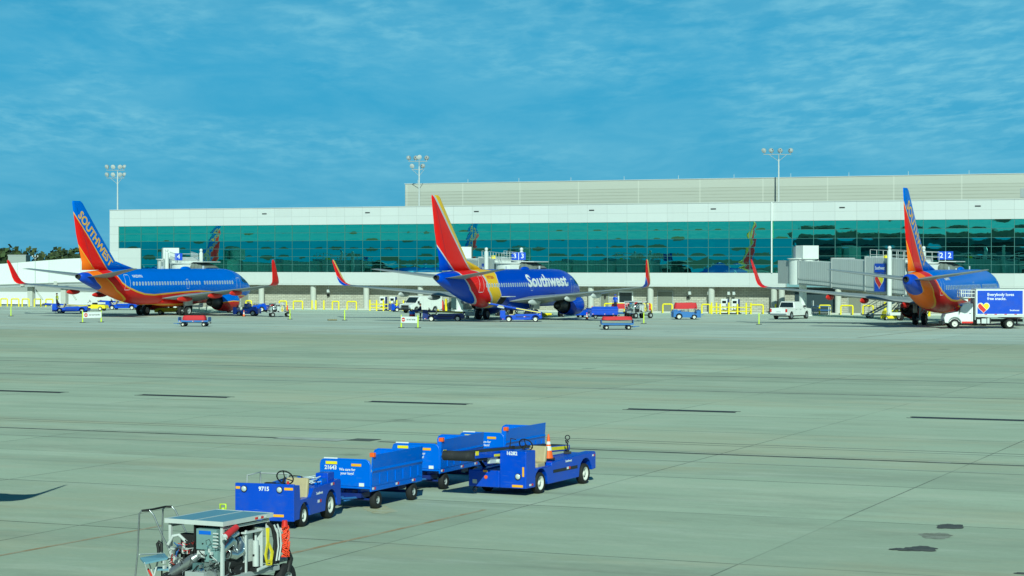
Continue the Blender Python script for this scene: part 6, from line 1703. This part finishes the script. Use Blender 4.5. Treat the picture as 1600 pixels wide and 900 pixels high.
# ---------------------------------------------------------------- foreground train of tug, carts and belt loader
FH = lambda deg: math.atan2(-math.cos(rad(deg)), -math.sin(rad(deg)))      # heading down-left in the picture, deg off the line of sight
def place_front(px, D, deg, xf, yf):
    """position so that local point (xf, yf) stands at picture column px, depth D"""
    a = FH(deg); p = at_depth(px, D); q = rz(a) @ Vector((xf, yf, 0)); return (p.x-q.x, p.y-q.y, 0), a
fg = 'baggage carts in the foreground train'
loc, a = place_front(457.5, 45.9, 16.5, 1.43, .675)
bag_tug('blue baggage tug numbered 9715 leading the foreground train', loc, a, '9715')
loc, a = place_front(579.5, 49.6, 23, 1.40, .68)
bag_cart('first baggage cart behind the foreground tug, numbered 21643', loc, a, '21643', True, group=fg)
loc, a = place_front(688.5, 53.9, 22.5, 1.40, .70)
bag_cart('second baggage cart in the foreground train, partly behind the belt loader roller', loc, a, '21643', True, group=fg)
loc, a = place_front(789.5, 57.4, 24, 1.40, .70)
bag_cart('last baggage cart in the foreground train, its side rising behind the belt loader cab', loc, a, None, True, group=fg)
loc, a = place_front(821, 52.5, 27, 2.13, .80)
BLR = belt_loader('blue belt loader numbered 16282 in the foreground, orange cone on its deck', loc, a, '16282')
W_ = Matrix.Translation(loc) @ rz(a)
cone('orange traffic cone with white bands standing on the foreground belt loader deck', W_ @ Vector((.25, .52, .776)), None, .92)
m = MB(); m.cyl((0, 0, 0), (0, 0, .36), .018, n=8); m.tube([(.06*math.cos(t_), 0, .42+.06*math.sin(t_)) for t_ in [2*PI*i/12 for i in range(12)]], .014, 6, closed=True)
m.box(-.10, .10, -.06, .06, 0, .05); m.cyl((0, 0, .28), (-.04, .0, .36), .05, .03, n=8)
o = m.build('hook_pole', M['dark']); o.location = W_ @ Vector((-1.35, .30, .79)); tag(o, 'black pole with a ring at its top standing on the loader deck', 'hook pole')

# ---------------------------------------------------------------- engine-driven air start cart, lower left
A_ = rad(63)                                           # its long side points up-right in the picture
ORG_ = Vector((-4.83, 35.3, 0)) 
loc = ORG_ + Vector((math.cos(A_), math.sin(A_), 0))*.72 + Vector((-math.sin(A_), math.cos(A_), 0))*.58
def air_cart(label, loc, rot, group=None):
    t = thing('air_start_cart', label, 'air start cart', loc, rot, group)
    L, W, zt = .74, .58, 1.28
    m = MB(); m.box(-L, L, -W, -.004, zt-.02, zt); m.box(-L, L, .004, W, zt-.02, zt)
    rf = m.build('roof', [M['lblue']], t, bevel=.004)
    m = MB(); m.box(-L-.02, L+.02, -W-.02, -W-.001, zt-.07, zt+.006); m.box(-L-.02, L+.02, W+.001, W+.02, zt-.07, zt+.006); m.box(-L-.02, -L-.001, -W, W, zt-.07, zt+.006); m.box(L+.001, L+.02, -W, W, zt-.07, zt+.006); m.box(-L, L, -.012, .012, zt+.001, zt+.008)
    m.build('edge_frame', M['lgrey'], rf)
    sticker(rf, .36, -W-.021, zt-.035, (1, 0, 0), .34, .035, [M['red'], M['white'], M['red'], M['white']], 'warning_strip')
    m = MB()
    for x in (-L+.06, L-.06):
        for y in (-W+.05, W-.05): m.box(x-.025, x+.025, y-.025, y+.025, .35, zt-.071)
    m.box(-L+.085, L-.085, -W+.03, -W+.07, zt-.14, zt-.10); m.box(-L+.085, L-.085, W-.07, W-.03, zt-.14, zt-.10)
    m.build('frame', M['lgrey'], t)
    m = MB(); m.box(-L-.1, L+.25, -W, W, .26, .34); m.box(L+.25, L+.75, -W+.1, W-.1, .36, .42); m.build('chassis', M['grey'], t, bevel=.01)
    # engine block, rocker cover, exhaust and ducts: the -X end looks left in the picture, the -Y side right
    eg = pmat('engine_grey', (0.20, 0.24, 0.23), .45, metal=.3, var=.35, nscale=12, dirt=.3)
    m = MB(); m.box(-L+.08, -.25, -.46, -.08, .32, .64); m.box(-L+.12, -.3, -.40, -.14, .64, .72); m.box(-.2, .35, -.2, .3, .34, .8)
    m.cyl((-L-.02, -.26, .46), (-L+.08, -.26, .46), .13, n=18); m.cyl((-L+.0, -.05, .40), (-L+.08, -.05, .40), .07, n=12)
    for k in range(5): m.cyl((-L+.02, -.42+k*.08, .67), (-L+.08, -.42+k*.08, .67), .022, n=8)
    m.build('engine_block', eg, t, bevel=.012)
    m = MB(); m.tube([(-.58, -.40, .70), (-.50, -.46, .84), (-.38, -.47, .93), (-.27, -.45, .88), (-.20, -.42, .76), (-.24, -.38, .6)], [.07, .085, .09, .085, .08, .07], 14)
    m.tube([(-.44, -.50, .70), (-.32, -.53, .67), (-.17, -.52, .70), (-.06, -.48, .80), (-.04, -.42, .92)], .078, 14); m.cyl((-.36, -.42, .96), (-.10, -.42, 1.02), .06, n=14)
    for x in (-.52, -.30, -.10): m.tube([(x+.006*math.cos(t_)*0, -.50+.085*math.cos(t_), .72+.085*math.sin(t_)) for t_ in [2*PI*i/14 for i in range(14)]], .010, 6, closed=True)
    m.build('air_duct', M['chrome'], t)
    m = MB(); m.cyl((-.52, -.36, .52), (-.08, -.36, .56), .16, n=18); m.cyl((-.5, -.5, .36), (-.2, -.5, .36), .07, n=12); m.build('turbo_housing', M['black'], t)
    m = MB(); m.cyl((-L-.12, .36, .38), (-L-.05, -.02, .64), .092, .088, n=18); m.cyl((-L-.05, -.02, .64), (-L-.03, -.10, .70), .088, .05, n=18); m.cyl((-L-.02, .45, .70), (-L+.25, .45, .74), .07, n=14)
    m.build('silencer', M['steel'], t)
    m = MB(); m.box(-L-.03, -L+.28, -.47, -.06, .80, 1.15); m.box(-L-.045, -L+.2, -.50, -.24, .60, .795); m.box(-L-.04, -L+.0, -.235, -.08, .66, .78, 1)
    for k in range(5): m.box(-L-.055, -L-.031, -.52, -.41, .85+k*.056, .875+k*.056, 1)
    m.build('control_box', [pmat('control_box_green', (0.20, 0.31, 0.31), .5, dirt=.2), M['lgrey']], t, bevel=.008)
    m = MB(); m.box(-L-.036, -L-.031, -.36, -.12, 1.06, 1.12); m.build('gauge_strip', M['cart'], t)
    m = MB(); m.cyl((-L-.045, -.37, .70), (-L-.06, -.37, .70), .028, n=12); m.build('knob', M['black'], t)
    m = MB(); m.cyl((-L-.03, -W-.07, 1.05), (-L+.30, -W-.07, 1.17), .060, .052, n=16); m.build('fire_extinguisher', M['redcloth'], t)
    m = MB(); m.cyl((-L-.03, -W-.07, 1.05), (-L-.09, -W-.07, 1.03), .05, .035, n=12); m.cyl((-L-.07, -W-.12, 1.0), (-L-.07, -W-.03, 1.1), .012, n=6); m.build('valve', M['lgrey'], t)
    m = MB(); m.box(-.02, .02, -W+.02, -W+.05, .30, 1.06); m.box(.02, .44, -W+.10, -W+.13, .30, 1.0); m.box(.44, .47, -W+.0, -W+.13, .30, 1.04); m.box(-.06, .5, -W+.0, -W+.1, 1.0, 1.03); m.build('side_plate', M['lgrey'], t, bevel=.006)
    m = MB(); m.cyl((.24, -W-.0, .42), (.24, -W-.0, .86), .055, n=14); m.cyl((.24, -W-.0, .86), (.24, -W-.0, .95), .02, n=8); m.box(.17, .31, -W-.012, -W+.02, .60, .63, 1); m.box(.13, .36, -W-.05, -W+.05, .34, .40, 1); m.build('gas_bottle', [M['lgrey'], M['dark']], t)
    # light coloured valves and filters at the far left
    m = MB(); m.box(-L-.02, -L+.1, .30, .42, .52, .62); m.cyl((-L+.02, .46, .62), (-L+.02, .46, .78), .05, n=12); m.box(-L+.0, -L+.08, .14, .26, .70, .80); m.cyl((-L-.02, .2, .8), (-L-.02, .2, .9), .03, n=8); m.tube([(-L-.05, .50, .85), (-L-.05, .40, 1.0), (-L-.02, .3, 1.02), (-L+.05, .2, .9)], .03, 8)
    m.build('filter', M['lgrey'], t, bevel=.006)
    random.seed(5)
    m = MB()
    for k in range(7):
        off = random.uniform(-.03, .03); wv = random.uniform(.05, .09); zb = random.uniform(.40, .5)
        m.tube([(.52+off, -W-.05-.02*(k % 2), 1.05), (.51+off, -W-.07, .80), (.50+off-wv, -W-.08, .60), (.52+off-wv*.6, -W-.06, zb), (.55+off+wv*.4, -W-.09, zb-.01), (.57+off+wv, -W-.07, .62), (.53+off, -W-.06, .80), (.53+off*.5, -W-.05, 1.03)], .011, 6)
    m.build('yellow_cable', M['ycable'], t)
    m = MB()
    for k in range(10):
        pts = []; x0 = L+.33+random.uniform(-.05, .05); ph = random.uniform(0, 6)
        for i in range(16): pts.append((x0+.035*math.sin(i*1.1+ph), -W-.06+.045*math.cos(i*1.3+ph), 1.02-i*.036))
        m.tube(pts, .012, 5)
    m.build('orange_cable', M['ocable'], t)
    m = MB(); m.cyl((L+.33, -W-.05, 1.0), (L+.33, -W-.05, 1.12), .06, .045, n=10); m.box(L+.18, L+.3, -W-.03, -W+.06, .93, .99, 1); m.build('plug', [M['red'], M['white']], t)
    m = MB()                                              # big hoses arching at the rear end
    for k, r_ in ((0, .03), (1, .03), (2, .022)):
        m.tube([(L-.10+.07*k, -W+.02+.05*k, 1.12), (L-.02+.07*k, -W-.02+.05*k, 1.05-.02*k), (L+.05+.07*k, -W-.03, .80), (L+.04+.07*k, -W-.02, .55), (L+.0+.10*k, -W, .38)], r_, 10)
    m.build('hose', M['hose'], t)
    m = MB(); 
    for k in range(2): m.tube([(L-.02+.10*k, -W-.06, 1.08), (L+.04+.09*k, -W-.09, .92), (L+.07+.08*k, -W-.09, .70), (L+.03+.08*k, -W-.07, .45)], .016, 8)
    m.tube([(L-.1, -W-.03, .40), (.2, -W-.06, .36)], .03, 8)
    m.build('hose_guard', M['lgrey'], t)
    m = MB(); m.tube([(L+.40, -W+.1, .60), (L+.50, -W+.0, .56), (L+.56, -W-.02, .42), (L+.50, -W+.0, .20)], .05, 12); m.build('air_hose', M['hose'], t)
    # small pipes and wires that fill the engine bay
    m = MB()
    for k in range(58):
        p = Vector((random.uniform(-.98, -.55), random.uniform(-.50, .5), random.uniform(.30, .95))) if k % 4 else Vector((random.uniform(-.6, .0), random.uniform(-.5, -.4), random.uniform(.28, .55))); pts = [p.copy()]
        for i in range(4): p = p + Vector((random.uniform(-.13, .13), random.uniform(-.07, .07), random.uniform(-.11, .11))); p.z = min(max(p.z, .36), 1.12); pts.append(p.copy())
        m.tube(pts, random.choice((.005, .007, .010, .014)), 6, mat=(0, 0, 1, 0, 4, 0, 1, 2, 0, 3)[k % 10])
    for k in range(34):
        x, y, z = random.uniform(-.92, -.6), random.uniform(-.5, .52), random.uniform(.28, .80); s = random.uniform(.015, .04)
        m.box(x-s, x+s, y-s*.6, y+s*.6, z-s, z+s*.9, random.choice((0, 1, 4, 4)))
    m.build('pipes_and_wires', [M['black'], M['steel'], M['pblue'], M['red'], M['lgrey']], t)
    m = MB(); m.box(-.70, .30, .02, .04, .36, 1.2); m.box(.30, .33, -.5, .45, .36, 1.15); m.build('bulkhead', M['black'], t)
    m = MB()                                              # radiator, batteries, tanks and covers packed under the roof
    m.box(-L+.30, -.30, -.05, .5, .34, 1.0, 1); m.box(-L+.02, -L+.28, -.05, .12, .34, .60, 0); m.box(-L+.04, -L+.25, .16, .52, .32, .50, 1)
    m.box(-L-.30, -L-.08, -.40, -.02, .28, .46, 2); m.box(-L-.30, -L-.10, .05, .42, .26, .36, 1); m.box(-.26, .30, -.50, -.24, .34, .50, 1)
    m.cyl((-L-.2, -.45, .40), (-L-.05, -.40, .40), .09, n=14, mat=3); m.box(-L-.14, -L-.02, -.22, -.06, .46, .58, 0)
    m.build('battery_box', [pmat('engine_teal', (0.09, 0.16, 0.17), .5, dirt=.3, var=.3), M['black'], M['grey'], M['steel']], t, bevel=.006)
    for c_ in t.children: c_.location.z += .20
    for x in (-.5, L+.5):
        for s in (1, -1): wheel(t, x, s*(W-.06), .27, .17, s, rim=M['grey'], hub=.5)
    m = MB()
    for x in (-.5, L+.5): m.cyl((x, -W+.1, .27), (x, W-.1, .27), .04, n=8)
    m.build('axle', M['dark'], t)
    return t
ac = air_cart('engine cart with a blue-grey roof, ducts and coiled cables, cut off at the lower left', loc, A_, 'engine carts on the apron')
dup(ac, G(432, 231), rad(15), 'small grey engine cart left of the lime post by the left airliner')
c_ = dup(ac, G(993, 225), rad(40), 'grey engine cart behind the low cart, right of the big blue baggage cart'); c_.scale = (1.25, 1.25, 1.25)

# maintenance step platform with handrails, left of the cart
base = at_depth(243, 37.0)
t = thing('step_platform', 'grey wheeled step platform with tall tubular handrails left of the foreground engine cart', 'step platform', (base.x, base.y, 0), rad(0))
def PX(px, py, D):          # helper for this hand-measured frame: local coordinates of a picture point at depth D
    p = at_depth(px, D, py); return Vector((p.x-base.x, p.y-base.y, p.z))
D0, D1 = 36.6, 37.4
m = MB()
f0 = [PX(209, 915, D0), PX(214, 866, D0), PX(217, 803, D0), PX(221, 798.5, D0), PX(233, 798, D0), PX(239, 805, D0), PX(252, 836, D0), PX(280, 893, D0), PX(283, 912, D0)]
f1 = [PX(252, 880, D1), PX(253, 820, D1), PX(254, 796, D1), PX(258, 792, D1), PX(268, 792, D1), PX(273, 798, D1), PX(290, 832, D1), PX(314, 877, D1), PX(316, 905, D1)]
m.tube(f0, .015, 8); m.build('handrail', M['steel'], t)
m = MB(); m.tube(f1, .015, 8); m.build('handrail', M['steel'], t)
m = MB(); m.tube([f0[3], f0[3]*.5+f1[2]*.5+Vector((0, 0, .01)), f1[3]], .019, 8); m.tube([f0[4], f0[3]], .019, 8); m.tube([f1[3], f1[4]], .019, 8); m.build('grip', M['black'], t)
zp = PX(0, 868, 37).z
m = MB()
pa, pb, pc, pd = PX(218, 872, D0), PX(225, 880, D0-.25), PX(262, 872, D0-.1), PX(256, 865, D1)
m.add([pa, pb, pc, pd, pa-Vector((0, 0, .03)), pb-Vector((0, 0, .03)), pc-Vector((0, 0, .03)), pd-Vector((0, 0, .03))], [(0, 1, 2, 3), (7, 6, 5, 4), (0, 4, 5, 1), (1, 5, 6, 2), (2, 6, 7, 3), (3, 7, 4, 0)])
m.build('platform', M['lblue'], t)
for (x0, x1, y, D) in ((240, 272, 889, 36.7), (252, 284, 905, 36.6)):
    q0, q1 = PX(x0, y, D), PX(x1, y-3, D); m = MB(); m.box(q0.x, q1.x, q0.y-.05, q0.y+.22, q0.z-.03, q0.z+.0); m.build('step', M['lblue'], t)
m = MB(); m.cyl(pb, PX(236, 915, D0), .012, n=6, mat=0); m.cyl(PX(232, 880, D0), PX(243, 915, D0), .012, n=6); m.cyl(PX(217, 867, D0), pd, .012, n=6)
m.cyl(PX(230, 889, D0), PX(238, 905, D0), .02, n=6, mat=1); m.cyl(PX(247, 872, D0), PX(240, 900, D0), .018, n=6); m.cyl(PX(262, 872, D0), PX(276, 905, D0), .018, n=6)
m.build('brace', [M['lgrey'], M['red']], t)
b2 = PX(247, 868, D1-.1); 
m = MB(); m.tube([b2, b2+Vector((0, 0, .10)), b2+Vector((-.02, 0, .2)), b2+Vector((-.0, 0, .24)), b2+Vector((.05, 0, .2)), b2+Vector((.05, 0, .06))], .03, 8); m.build('hose_hook', M['hose'], t)
b3 = PX(274, 870, 37.2); m = MB(); m.box(b3.x-.05, b3.x+.05, b3.y-.02, b3.y+.02, b3.z-.04, b3.z+.05); lb = m.build('warning_label', M['white'], t)
text('lettering', 'IDLE', .055, M['red'], lb, face_mtx((b3.x, b3.y-.024, b3.z), (1, 0, 0), (0, 0, 1)), bold=.02)
for px_, D in ((216, D0), (284, D0), (252, D1), (316, D1)):
    p = PX(px_, 915, D); p.z = .09; m = MB(); m.cyl((p.x, p.y-.02, .09), (p.x, p.y+.02, .09), .09, n=14); m.cyl((p.x, p.y, .09), (p.x, p.y, .36), .016, n=6); m.build('castor', M['black'], t)
